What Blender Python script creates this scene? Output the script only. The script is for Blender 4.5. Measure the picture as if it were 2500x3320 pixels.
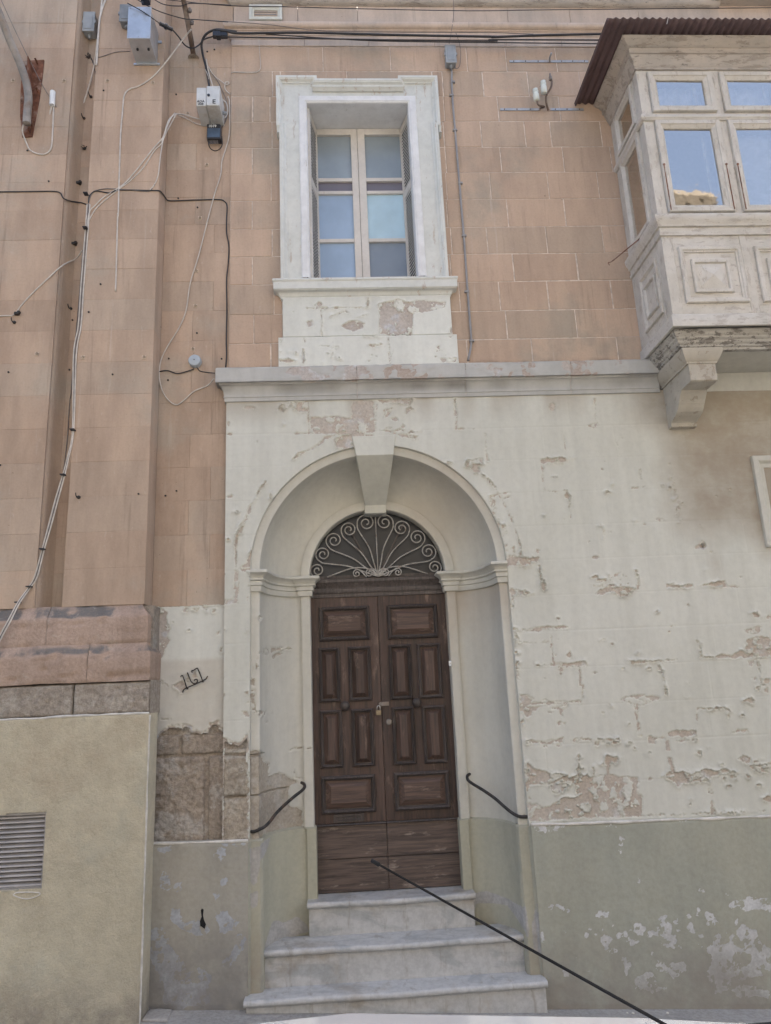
import bpy, bmesh, math, random
import numpy as np
from mathutils import Vector, Matrix
random.seed(7)
for o in list(bpy.data.objects): bpy.data.objects.remove(o)
S = bpy.context.scene
COL = S.collection
# ------------------------------------------------------------------ camera (z = 0 is eye height, the street is about 2 m below)
FPX, PITCH, YAW, ROLL, CAMY = 2369.2, 0.241827185, 0.0557807077, -0.0444795483, -5.3
_f = Vector((math.sin(YAW)*math.cos(PITCH), math.cos(YAW)*math.cos(PITCH), math.sin(PITCH)))
_r0 = Vector((math.cos(YAW), -math.sin(YAW), 0)); _u0 = _r0.cross(_f)
_r = math.cos(ROLL)*_r0 + math.sin(ROLL)*_u0
_u = -math.sin(ROLL)*_r0 + math.cos(ROLL)*_u0
cd = bpy.data.cameras.new('camera'); cam = bpy.data.objects.new('camera', cd); COL.objects.link(cam)
cd.sensor_fit = 'HORIZONTAL'; cd.sensor_width = 36; cd.lens = FPX/2500*36; cd.clip_start = .05; cd.clip_end = 500
m = Matrix((_r, _u, -_f)).transposed().to_4x4(); m.translation = Vector((0, CAMY, 0)); cam.matrix_world = m
S.camera = cam
S.render.resolution_x, S.render.resolution_y = 771, 1024
# ------------------------------------------------------------------ sky and sun: the facade lies in open shade, the sun stands behind it
SUN_EL, SUN_AZ = math.radians(52), math.radians(30)      # azimuth measured from +Y (behind the house) towards +X
w = bpy.data.worlds.new('World'); S.world = w; w.use_nodes = True
wt = w.node_tree; bg = wt.nodes['Background']
sky = wt.nodes.new('ShaderNodeTexSky'); sky.sky_type = 'NISHITA'; sky.sun_disc = False
sky.sun_elevation = SUN_EL; sky.sun_rotation = SUN_AZ; sky.dust_density = 7.0; sky.air_density = 1.0; sky.ozone_density = 1.0
wt.links.new(sky.outputs[0], bg.inputs[0]); bg.inputs[1].default_value = 0.15
sd = bpy.data.lights.new('sun', 'SUN'); sd.energy = 3.6; sd.angle = math.radians(.5); sd.color = (1, .95, .87)
sun = bpy.data.objects.new('sun', sd); COL.objects.link(sun); sun.location = (3, 8, 12)
sdir = Vector((math.sin(SUN_AZ)*math.cos(SUN_EL), math.cos(SUN_AZ)*math.cos(SUN_EL), math.sin(SUN_EL)))
sun.rotation_euler = sdir.to_track_quat('Z', 'Y').to_euler()
S.view_settings.view_transform = 'Standard'; S.view_settings.look = 'None'; S.view_settings.gamma = 1
S.view_settings.exposure = 1.68
S.render.engine = 'CYCLES'; S.cycles.max_bounces = 6; S.cycles.diffuse_bounces = 3; S.cycles.glossy_bounces = 3; S.cycles.transparent_max_bounces = 6; S.cycles.use_denoising = True; S.cycles.use_adaptive_sampling = True; S.cycles.adaptive_threshold = .02

# ------------------------------------------------------------------ measuring: a photograph pixel to a real point on the plane y = const
def at(px, py, y=0.0):
    d = _f + _r*((px-1250)/FPX) - _u*((py-1660)/FPX)
    t = (y-CAMY)/d.y
    return Vector((d.x*t, y, d.z*t))
def Zm(x0, y0, s): return lambda x, y: (x0+x/s, y0+y/s)
Z1 = Zm(0, 0, 2.0825); Z2 = Zm(700, 0, 1.851); Z3 = Zm(1600, 0, 1.851); Z4 = Zm(0, 600, 2.0825); Z5 = Zm(700, 600, 1.851); Z6 = Zm(1600, 600, 1.851)
Y1 = Zm(0, 1300, 2.0825); Y2 = Zm(700, 1300, 1.666); Y3 = Zm(1600, 1300, 1.851); Y4 = Zm(0, 2000, 1.851); Y5 = Zm(900, 1880, 2.38)
Y6 = Zm(1600, 2000, 1.851); Y7 = Zm(0, 2600, 1.851); Y8 = Zm(700, 2600, 1.5145); X1 = Zm(1600, 2600, 1.851); X2 = Zm(900, 240, 2.777)
X3 = Zm(1900, 40, 2.777); X6 = Zm(2000, 680, 2.99); N1 = Zm(400, 1900, 4.165); N3 = Zm(740, 2300, 4.628); N4 = Zm(1400, 2450, 4.165)
GZ = lambda x: -1.95-.058*x          # height of the pavement along the sloping street

# ------------------------------------------------------------------ node helpers
class NT:
    def __init__(s, name):
        s.m = bpy.data.materials.new(name); s.m.use_nodes = True; s.t = s.m.node_tree
        s.b = s.t.nodes['Principled BSDF']; s._pos = None
    def n(s, typ, ins=None, **pr):
        nd = s.t.nodes.new('ShaderNode'+typ)
        for k, v in pr.items(): setattr(nd, k, v)
        for k, v in (ins or {}).items():
            if isinstance(v, bpy.types.NodeSocket): s.t.links.new(v, nd.inputs[k])
            else: nd.inputs[k].default_value = v
        return nd
    def pos(s, sc=(1, 1, 1), off=(0, 0, 0)):
        if s._pos is None: s._pos = s.n('NewGeometry').outputs['Position']
        if sc == (1, 1, 1) and off == (0, 0, 0): return s._pos
        return s.n('Mapping', {'Vector': s._pos, 'Scale': sc, 'Location': off}).outputs[0]
    def noise(s, scale, detail=4, rough=.55, sc=(1, 1, 1), off=(0, 0, 0), dist=0):
        return s.n('TexNoise', {'Vector': s.pos(sc, off), 'Scale': scale, 'Detail': detail, 'Roughness': rough, 'Distortion': dist}).outputs[0]
    def rng(s, v, a, b, c=0., d=1.):
        return s.n('MapRange', {'Value': v, 'From Min': a, 'From Max': b, 'To Min': c, 'To Max': d}, interpolation_type='SMOOTHSTEP').outputs[0]
    def math(s, op, a, b=0.): return s.n('Math', {0: a, 1: b}, operation=op).outputs[0]
    def mix(s, f, a, b, blend='MIX'):
        nd = s.n('Mix', data_type='RGBA', blend_type=blend)
        for i, v in ((0, f), (6, a), (7, b)):
            if isinstance(v, bpy.types.NodeSocket): s.t.links.new(v, nd.inputs[i])
            elif i == 0: nd.inputs[0].default_value = v
            else: nd.inputs[i].default_value = (*v, 1) if len(v) == 3 else v
        return nd.outputs[2]
    def attr(s, name): return s.n('Attribute', attribute_name=name).outputs['Fac']
    def rnd(s): return s.n('ObjectInfo').outputs['Random']
    def val(s, col, f): return s.mix(1., col, s.n('CombineColor', {0: f, 1: f, 2: f}).outputs[0], 'MULTIPLY')
    def bump(s, h, strength=.4, dist=.01, prev=None):
        d = {'Height': h, 'Strength': strength, 'Distance': dist}
        if prev is not None: d['Normal'] = prev
        return s.n('Bump', d).outputs[0]
    def out(s, col, rough=.8, nrm=None, metal=0., spec=.5, coat=0.):
        for k, v in (('Base Color', col), ('Roughness', rough), ('Metallic', metal), ('Specular IOR Level', spec), ('Normal', nrm), ('Coat Weight', coat)):
            if v is None: continue
            if isinstance(v, bpy.types.NodeSocket): s.t.links.new(v, s.b.inputs[k])
            else: s.b.inputs[k].default_value = (*v, 1) if isinstance(v, tuple) and len(v) == 3 else v
        return s.m

def m_plain(name, col, rough=.6, metal=0., var=.15, scale=14, bump=.15, dirt=None, spec=.5):
    t = NT(name); f = t.noise(scale, 5)
    c = t.val(col, t.rng(f, .3, .7, 1-var, 1+var)) if isinstance(col, bpy.types.NodeSocket) else t.val(t.mix(0., col, col), t.rng(f, .3, .7, 1-var, 1+var))
    if dirt: c = t.mix(t.rng(t.noise(scale*.5, 6, .65), .5, .68), c, dirt)
    return t.out(c, rough, t.bump(t.noise(scale*4, 4), bump, .004), metal, spec)

def m_stone(name, base, alt, grey, greyamt=.5, streak=.35, white=.25, mould=0.):
    """painted / weathered globigerina limestone blocks"""
    t = NT(name)
    c = t.mix(t.rng(t.noise(1.6, 5, .6), .35, .68), base, alt)
    r_ = t.rnd(); c = t.val(c, t.rng(r_, 0, 1, .93, 1.06)); c = t.mix(t.math('MULTIPLY', t.rng(t.math('FRACT', t.math('MULTIPLY', r_, 7.31)), .55, 1.), greyamt*.45), c, grey)
    c = t.mix(t.math('MULTIPLY', t.rng(t.noise(1.1, 6, .65, off=(3, 1, 7)), .5, .72), greyamt), c, grey)
    st = t.noise(2.2, 6, .65, sc=(2.6, 2.6, .55))
    c = t.val(c, t.rng(st, .3, .72, 1+streak*.35, 1-streak*.45))
    sp = t.noise(26, 6, .7, sc=(1, 1, .45))
    c = t.mix(t.math('MULTIPLY', t.rng(sp, .6, .76), white), c, (.62, .55, .49))
    dr = t.noise(1.6, 7, .7, sc=(9, 9, .5), off=(1, 6, 2)); c = t.val(c, t.rng(dr, .56, .70, 1., .80)); c = t.mix(t.math('MULTIPLY', t.rng(dr, .40, .30), .28), c, (.60, .54, .48))
    pt = t.noise(33, 2, .5, off=(9, 1, 4)); c = t.val(c, t.rng(pt, .74, .80, 1., .5))
    dk = t.noise(60, 3, .6)
    c = t.val(c, t.rng(dk, .25, .6, .955, 1.02))
    h = t.math('ADD', t.math('MULTIPLY', t.noise(9, 6, .6), .8), t.math('MULTIPLY', t.noise(70, 3), .08))
    zz = t.n('SeparateXYZ', {0: t.pos()}).outputs[2]; gr = t.math('MULTIPLY', t.rng(zz, 2.56, 2.475), t.rng(t.noise(3.2, 6, .7, sc=(1, 1, 2)), .44, .6)); gr = t.math('MULTIPLY', gr, t.rng(zz, 2.40, 2.44))
    c = t.mix(t.math('MULTIPLY', gr, mould), c, (.07, .065, .06))
    return t.out(c, .88, t.bump(h, .28, .012), spec=.25)

def m_cream(name, p1, p2, s1, s2, s3, stain_shade_c=(.36, .27, .19), joint=True):
    """paint sheet over stone: 'bare' > 0 where the paint has come off, 'stain' brown water marks and painted shade"""
    t = NT(name)
    bare = t.attr('bare'); stain = t.attr('stain'); rough = t.attr('rough')
    p = t.mix(t.rng(t.noise(.9, 4), .35, .65), p1, p2)
    p = t.val(p, t.rng(t.noise(3, 5, .6, sc=(3, 3, .3)), .3, .75, 1.03, .93))
    p = t.val(p, t.rng(t.noise(22, 5, .7), .3, .62, .955, 1.02))
    p = t.mix(t.math('MULTIPLY', t.rng(t.noise(34, 6, .75), .66, .74), .5), p, (.5, .45, .38))
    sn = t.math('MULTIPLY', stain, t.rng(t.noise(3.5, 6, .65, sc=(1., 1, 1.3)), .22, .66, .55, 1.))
    p = t.mix(sn, p, stain_shade_c)
    q = t.mix(t.rng(t.noise(5, 6, .6), .4, .62), s1, s2)
    q = t.mix(t.math('MULTIPLY', t.rng(t.noise(8, 5, .6, off=(5, 2, 1)), .54, .66), .75), q, s3)
    q = t.val(q, t.rng(t.noise(55, 4, .7), .25, .7, .8, 1.08))
    edge = t.math('ADD', bare, t.math('MULTIPLY', t.math('SUBTRACT', t.noise(120, 3), .5), .004))
    f = t.rng(edge, .0022, .0036)
    c = t.mix(f, p, q)
    h = t.math('ADD', t.math('MULTIPLY', t.noise(6, 4), .5), t.math('MULTIPLY', t.noise(60, 5, .65), t.math('ADD', t.math('MULTIPLY', f, .5), .12)))
    return t.out(c, .78, t.bump(h, .3, .01), spec=.3)

def m_wood(name, base, dark, pale, grain='z', rough=.55, pal=.3):
    t = NT(name)
    sc = {'z': (22, 22, 1.2), 'x': (1.2, 22, 22)}[grain]
    g = t.noise(2.4, 7, .65, sc=sc, dist=.6)
    c = t.mix(t.rng(g, .32, .66), dark, base)
    c = t.val(c, t.rng(t.rnd(), 0, 1, .85, 1.15))
    sc2 = {'z': (6, 6, 1.6), 'x': (1.6, 6, 6)}[grain]
    wear = t.math('MULTIPLY', t.rng(t.noise(2.6, 7, .72, sc=sc2, off=(2, 5, 1)), .56, .7), pal)
    c = t.mix(wear, c, pale)
    return t.out(c, t.rng(g, .3, .7, rough, rough+.2), t.bump(g, .5, .006), spec=.35)

def m_flaky(name, paint, paint2, under, amt=.6, sc=(5, 5, 1.2), bare=(.2, .17, .14), th=.6):
    """white painted joinery, cracked and flaking along the grain"""
    t = NT(name)
    p = t.mix(t.rng(t.noise(3, 4), .35, .65), paint, paint2)
    p = t.val(p, t.rng(t.noise(14, 5, .7), .3, .65, .93, 1.03))
    fl = t.noise(3.4, 8, .74, sc=sc)
    f1 = t.rng(fl, th, th+.025)
    c = t.mix(t.math('MULTIPLY', f1, amt), p, under)
    cr = t.noise(5.5, 8, .8, sc=(sc[0]*2.2, sc[1]*2.2, sc[2]*1.4), off=(4, 4, 4))
    c = t.mix(t.math('MULTIPLY', t.rng(cr, th+.05, th+.075), amt), c, bare)
    h = t.math('SUBTRACT', 1., f1)
    return t.out(c, .62, t.bump(t.noise(50, 4), .12, .004, t.bump(h, .5, .004)), spec=.4)

MAT = {}
MAT['pink'] = m_stone('pink_limestone', (.525, .395, .302), (.485, .36, .275), (.35, .31, .255), .75, .2, .25, .85)
MAT['pinkL'] = m_stone('pink_painted_limestone', (.49, .372, .285), (.445, .33, .25), (.42, .37, .31), .8, .28, .4)
MAT['pinkband'] = m_stone('pale_pink_limestone', (.58, .475, .40), (.54, .44, .37), (.42, .39, .36), .5, .3, .3)
def m_pecked(name, c1, c2, c3):
    t = NT(name); v = t.noise(38, 6, .72); g = t.noise(9, 5, .6)
    c = t.mix(t.rng(g, .35, .65), c1, c2); c = t.mix(t.math('MULTIPLY', t.rng(t.noise(4.5, 6, .65, off=(2, 8, 3)), .5, .62), .8), c, c3); c = t.val(c, t.rng(v, .28, .7, .68, 1.14)); c = t.val(c, t.rng(t.rnd(), 0, 1, .9, 1.08))
    return t.out(c, .92, t.bump(v, .9, .016, t.bump(g, .4, .02)), spec=.2)
MAT['rough'] = m_pecked('pecked_limestone', (.48, .42, .34), (.42, .365, .295), (.54, .50, .43))
MAT['ashbase'] = m_pecked('grey_bare_limestone', (.42, .37, .315), (.37, .325, .275), (.47, .43, .38))
MAT['roughdk'] = m_pecked('dark_pecked_limestone', (.42, .36, .30), (.35, .30, .25), (.48, .455, .42))
MAT['mortar'] = m_plain('lime_mortar', (.60, .52, .45), .9, var=.25, scale=20)
MAT['cream'] = m_cream('peeling_cream_paint', (.59, .592, .532), (.63, .632, .577), (.49, .43, .37), (.51, .465, .41), (.57, .575, .57), stain_shade_c=(.33, .275, .21))
MAT['white'] = m_cream('peeling_white_paint', (.665, .675, .625), (.71, .72, .67), (.48, .425, .375), (.53, .485, .44), (.57, .585, .61))
MAT['niche'] = m_cream('grey_cream_paint', (.58, .57, .51), (.62, .61, .55), (.47, .425, .355), (.42, .375, .315), (.52, .49, .44), stain_shade_c=(.44, .37, .29))
MAT['ledge'] = m_cream('weathered_cornice_paint', (.44, .445, .43), (.50, .495, .47), (.43, .36, .31), (.50, .46, .43), (.58, .60, .62), stain_shade_c=(.12, .11, .10))
MAT['ledgecorb'] = m_flaky('stained_corbel_paint', (.52, .495, .43), (.46, .425, .36), (.36, .31, .25), .8, (3, 3, 3), (.24, .20, .16), .57)
MAT['arch'] = m_flaky('window_surround_paint', (.63, .645, .61), (.68, .69, .655), (.52, .44, .37), .75, (5, 5, 1.2), (.44, .39, .33), .59)
MAT['wframe'] = m_flaky('white_window_timber', (.78, .79, .80), (.72, .725, .73), (.40, .37, .34), .6, (6, 6, 1.0), (.25, .23, .21), .63)
MAT['wsash'] = m_flaky('cream_window_timber', (.63, .60, .56), (.68, .65, .61), (.45, .41, .36), .4, (6, 6, 1.0), (.3, .27, .24), .64)
MAT['bal'] = m_flaky('flaking_balcony_timber', (.575, .545, .49), (.64, .61, .56), (.45, .405, .355), .65, (9, 9, 2.6), (.13, .12, .11), .56)
MAT['balx'] = m_flaky('flaking_balcony_rail_timber', (.575, .545, .49), (.64, .61, .56), (.45, .405, .355), .65, (2.6, 9, 9), (.13, .12, .11), .56)
MAT['baldark'] = m_flaky('weathered_balcony_cornice', (.52, .465, .41), (.44, .405, .37), (.33, .29, .25), .8, (1.2, 5, 5), (.15, .14, .13), .54)
MAT['slabpaint'] = m_flaky('crazed_slab_paint', (.42, .40, .36), (.48, .46, .42), (.20, .185, .165), .9, (3, 4, 6), (.10, .095, .09), .53)
MAT['door'] = m_wood('dark_varnished_door', (.115, .076, .062), (.056, .041, .036), (.26, .185, .145), 'z', .42, .7)
MAT['doorfield'] = m_wood('worn_door_panel', (.135, .09, .072), (.068, .049, .043), (.30, .22, .175), 'x', .45, .7)
MAT['doormould'] = m_wood('weathered_door_moulding', (.115, .096, .088), (.058, .050, .047), (.25, .22, .20), 'z', .36, .5)
MAT['kick'] = m_wood('weathered_kickboard', (.145, .108, .09), (.06, .047, .042), (.33, .27, .23), 'x', .62, .85)
MAT['iron'] = m_plain('dark_iron', (.05, .047, .045), .55, .5, .3, 30, .2, (.12, .07, .045))
MAT['rust'] = m_plain('rusted_steel', (.20, .085, .05), .85, .2, .45, 16, .5, (.36, .29, .24))
MAT['grille'] = m_plain('worn_white_iron', (.40, .385, .36), .6, 0, .3, 40, .3, (.2, .15, .12))
MAT['galv'] = m_plain('galvanised_steel', (.50, .53, .57), .42, .7, .15, 6, .12, (.42, .42, .42))
MAT['steel'] = m_plain('dull_steel_bar', (.42, .45, .49), .5, .5, .15, 14, .1, (.35, .3, .28))
MAT['gplast'] = m_plain('grey_plastic', (.32, .345, .37), .5, 0, .1, 12, .05)
MAT['gplast2'] = m_plain('dark_grey_plastic', (.20, .215, .23), .5, 0, .15, 12, .05)
MAT['lplast'] = m_plain('light_grey_plastic', (.60, .62, .63), .45, 0, .08, 12, .05, (.48, .47, .44))
MAT['disc'] = m_plain('blue_grey_plastic', (.42, .48, .54), .4, 0, .06, 12, .03)
MAT['blackp'] = m_plain('black_plastic', (.022, .026, .036), .35, 0, .2, 20, .05)
MAT['bluelab'] = m_plain('dark_blue_label', (.07, .105, .16), .3, 0, .2, 12, .03)
MAT['wcable'] = m_plain('white_cable', (.60, .56, .51), .55, 0, .12, 20, .05)
MAT['bcable'] = m_plain('black_cable', (.03, .03, .034), .5, 0, .2, 20, .05)
MAT['gcable'] = m_plain('grey_brown_cable', (.19, .17, .16), .6, 0, .2, 20, .05)
MAT['conduit'] = m_plain('grey_conduit', (.30, .30, .31), .5, 0, .1, 10, .05)
MAT['pole'] = m_plain('weathered_pole', (.30, .27, .24), .6, .2, .3, 9, .2, (.2, .14, .1))
MAT['pole2'] = m_plain('brown_pole', (.16, .115, .09), .7, .2, .35, 9, .3, (.3, .25, .21))
MAT['porc'] = m_plain('glazed_porcelain', (.66, .70, .66), .18, 0, .05, 10, .02)
MAT['brass'] = m_plain('brass', (.27, .22, .15), .4, .8, .2, 30, .1)
MAT['chrome'] = m_plain('worn_chrome', (.6, .6, .6), .3, .9, .1, 30, .1)
MAT['ink'] = m_plain('black_lettering', (.035, .037, .04), .6, 0, .05)
MAT['wink'] = m_plain('white_lettering', (.75, .78, .8), .5, 0, .05)
MAT['maroon'] = m_plain('maroon_sheet', (.125, .083, .085), .5, .1, .2, 5, .15, (.095, .066, .068))
MAT['slat'] = m_plain('shutter_slat_paint', (.70, .68, .64), .6, 0, .12, 14, .1)
MAT['slatshade'] = m_plain('slat_gap_shade', (.10, .09, .08), .8, 0, .3, 14, .2)  # shade between the shutter slats, painted into their undersides
MAT['ventslat'] = m_plain('grey_vent_slat', (.40, .385, .385), .45, .2, .12, 8, .08)
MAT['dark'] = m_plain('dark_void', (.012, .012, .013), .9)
MAT['inside'] = m_plain('pale_interior', (.5, .5, .48), .9)
MAT['blind'] = m_plain('pale_blind', (.74, .77, .80), .8)
MAT['putty'] = m_plain('white_render_lip', (.62, .60, .56), .85, 0, .15, 18, .3)
MAT['ledgeclip'] = m_plain('brown_clip_web', (.33, .27, .21), .8)  # darker brown for the raised web of the clip
MAT['clip'] = m_plain('beige_clip', (.58, .48, .38), .7, 0, .1)
MAT['carwhite'] = m_plain('white_car_paint', (.72, .76, .80), .16, 0, .02, 3, 0); MAT['carwhite'].node_tree.nodes['Principled BSDF'].inputs['Coat Weight'].default_value = 1
MAT['rubber'] = m_plain('black_rubber', (.014, .015, .017), .8, 0, .2, spec=.12)
def m_plinth(name, c1, c2, c3, dk):
    t = NT(name); bare = t.attr('bare'); stain = t.attr('stain')
    c = t.mix(t.rng(t.noise(1.3, 5), .35, .65), c1, c2)
    c = t.val(c, t.rng(t.noise(30, 5, .7), .3, .65, .93, 1.03)); c = t.val(c, t.rng(t.noise(2.5, 5, sc=(2.5, 2.5, .5)), .3, .7, 1.04, .93))
    e = t.math('ADD', bare, t.math('MULTIPLY', t.math('SUBTRACT', t.noise(48, 7, .75), .5), .022))
    q = t.val(t.mix(t.rng(t.noise(12, 5), .4, .62), c3, tuple(v*.84 for v in c3)), t.rng(t.noise(60, 4), .3, .7, .88, 1.05))
    f = t.rng(e, -.0004, .0008); c = t.mix(f, c, q)
    sn = t.math('MULTIPLY', stain, t.rng(t.noise(3.5, 7, .7), .3, .6, .25, 1.)); c = t.mix(sn, c, dk)
    h = t.math('SUBTRACT', t.math('MULTIPLY', t.noise(45, 5, .65), .5), t.math('MULTIPLY', f, .5))
    return t.out(c, .85, t.bump(h, .3, .008), spec=.25)
MAT['plinthR'] = m_plinth('grey_green_plinth_paint', (.37, .38, .325), (.39, .39, .325), (.62, .63, .63), (.27, .25, .22))
MAT['plinthL'] = m_plinth('drab_plinth_paint', (.37, .355, .305), (.395, .375, .325), (.44, .46, .49), (.22, .21, .20))
MAT['plinthJ'] = m_plinth('pale_green_plinth_paint', (.44, .435, .355), (.475, .465, .37), (.52, .51, .49), (.30, .26, .21))
def _yellow():
    t = NT('yellow_roughcast')
    c = t.mix(t.rng(t.noise(1.2, 5, .6), .35, .66), (.60, .55, .42), (.54, .49, .37))
    c = t.mix(t.math('MULTIPLY', t.rng(t.noise(.9, 6, .7, off=(3, 3, 3)), .45, .66), .6), c, (.43, .355, .26))
    c = t.mix(t.math('MULTIPLY', t.rng(t.noise(2.2, 6, .65, off=(1, 3, 9)), .53, .7), .4), c, (.46, .465, .39))
    c = t.val(c, t.rng(t.noise(5, 6, .7, off=(4, 4, 4)), .3, .68, .88, 1.05)); zz = t.n('SeparateXYZ', {0: t.pos()}).outputs[2]
    c = t.mix(t.math('MULTIPLY', t.rng(zz, -1.5, -1.88), t.rng(t.noise(5, 6, .7), .3, .6, .2, .75)), c, (.25, .225, .19))
    v = t.noise(85, 5, .7, sc=(1, 1, 1.4)); c = t.val(c, t.rng(v, .3, .7, .92, 1.04))
    return t.out(c, .92, t.bump(v, .4, .010, t.bump(t.noise(14, 6, .7), .45, .03)), spec=.2)
MAT['yellow'] = _yellow()
def _marble():
    t = NT('worn_white_marble')
    v = t.noise(1.6, 8, .62, sc=(.8, 2, 2.4), dist=1.6)
    c = t.mix(t.rng(v, .40, .52), (.42, .43, .43), (.53, .53, .52))
    c = t.mix(t.math('MULTIPLY', t.rng(t.noise(3.4, 6, .6, off=(7, 3, 2)), .54, .7), .6), c, (.36, .31, .25))
    c = t.mix(t.math('MULTIPLY', t.rng(t.noise(1.8, 7, .72, sc=(7, 3, 1.2), off=(3, 7, 5)), .55, .68), .55), c, (.30, .265, .22)); c = t.val(c, t.rng(t.noise(18, 6, .75), .3, .66, .82, 1.05))
    return t.out(c, t.rng(t.noise(5, 5), .3, .7, .35, .6), t.bump(t.noise(20, 5), .1, .006), spec=.45)
MAT['marble'] = _marble()
def _ground(name, c1, c2):
    t = NT(name); v = t.noise(40, 6, .7)
    c = t.mix(t.rng(t.noise(1.6, 6, .6), .35, .65), c1, c2); c = t.val(c, t.rng(v, .3, .7, .8, 1.12))
    return t.out(c, .9, t.bump(v, .4, .008), spec=.25)
MAT['pave'] = _ground('concrete_pavement', (.40, .385, .36), (.33, .32, .30))
MAT['road'] = _ground('asphalt', (.055, .055, .055), (.045, .045, .046))
MAT['opp'] = m_stone('sunlit_limestone', (.31, .27, .215), (.28, .245, .195), (.25, .22, .18))
def m_pane(name, col, rough, ior=1.6):
    t = NT(name); f = t.noise(4, 4)
    t.out(t.val(t.mix(0., col, col), t.rng(f, .3, .7, .92, 1.06)), rough, t.bump(t.noise(160, 2), .05, .003)); t.b.inputs['IOR'].default_value = ior; return t.m
MAT['paneA'] = m_pane('frosted_glass_sky', (.34, .45, .60), .28)  # sky reflection painted into the base colour of the frosted panes
MAT['paneB'] = m_pane('frosted_pale_glass_sky', (.48, .66, .76), .22)
MAT['paneC'] = m_pane('frosted_grey_glass_sky', (.22, .26, .31), .3)
MAT['paneD'] = m_pane('purple_grey_glass', (.17, .155, .185), .4)
MAT['paneT'] = m_pane('frosted_upper_glass_sky', (.29, .345, .39), .2)
def _glass():
    t = NT('balcony_window_glass'); nt = t.t
    tr = t.n('BsdfTransparent', {'Color': (.86, .89, .91, 1)}); gl = t.n('BsdfGlossy', {'Color': (1, .97, .92, 1), 'Roughness': .03, 'Normal': t.bump(t.noise(3.5, 3, .5), .12, .02)})
    fr = t.n('Fresnel', {'IOR': 1.9}); f = t.math('ADD', t.math('MULTIPLY', fr.outputs[0], .9), .40)
    mx = t.n('MixShader', {0: f, 1: tr.outputs[0], 2: gl.outputs[0]}); nt.links.new(mx.outputs[0], nt.nodes['Material Output'].inputs[0]); return t.m
MAT['glass'] = _glass()
MAT['fanglass'] = m_pane('dusty_fanlight_glass', (.028, .03, .033), .25, 1.45)

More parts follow.
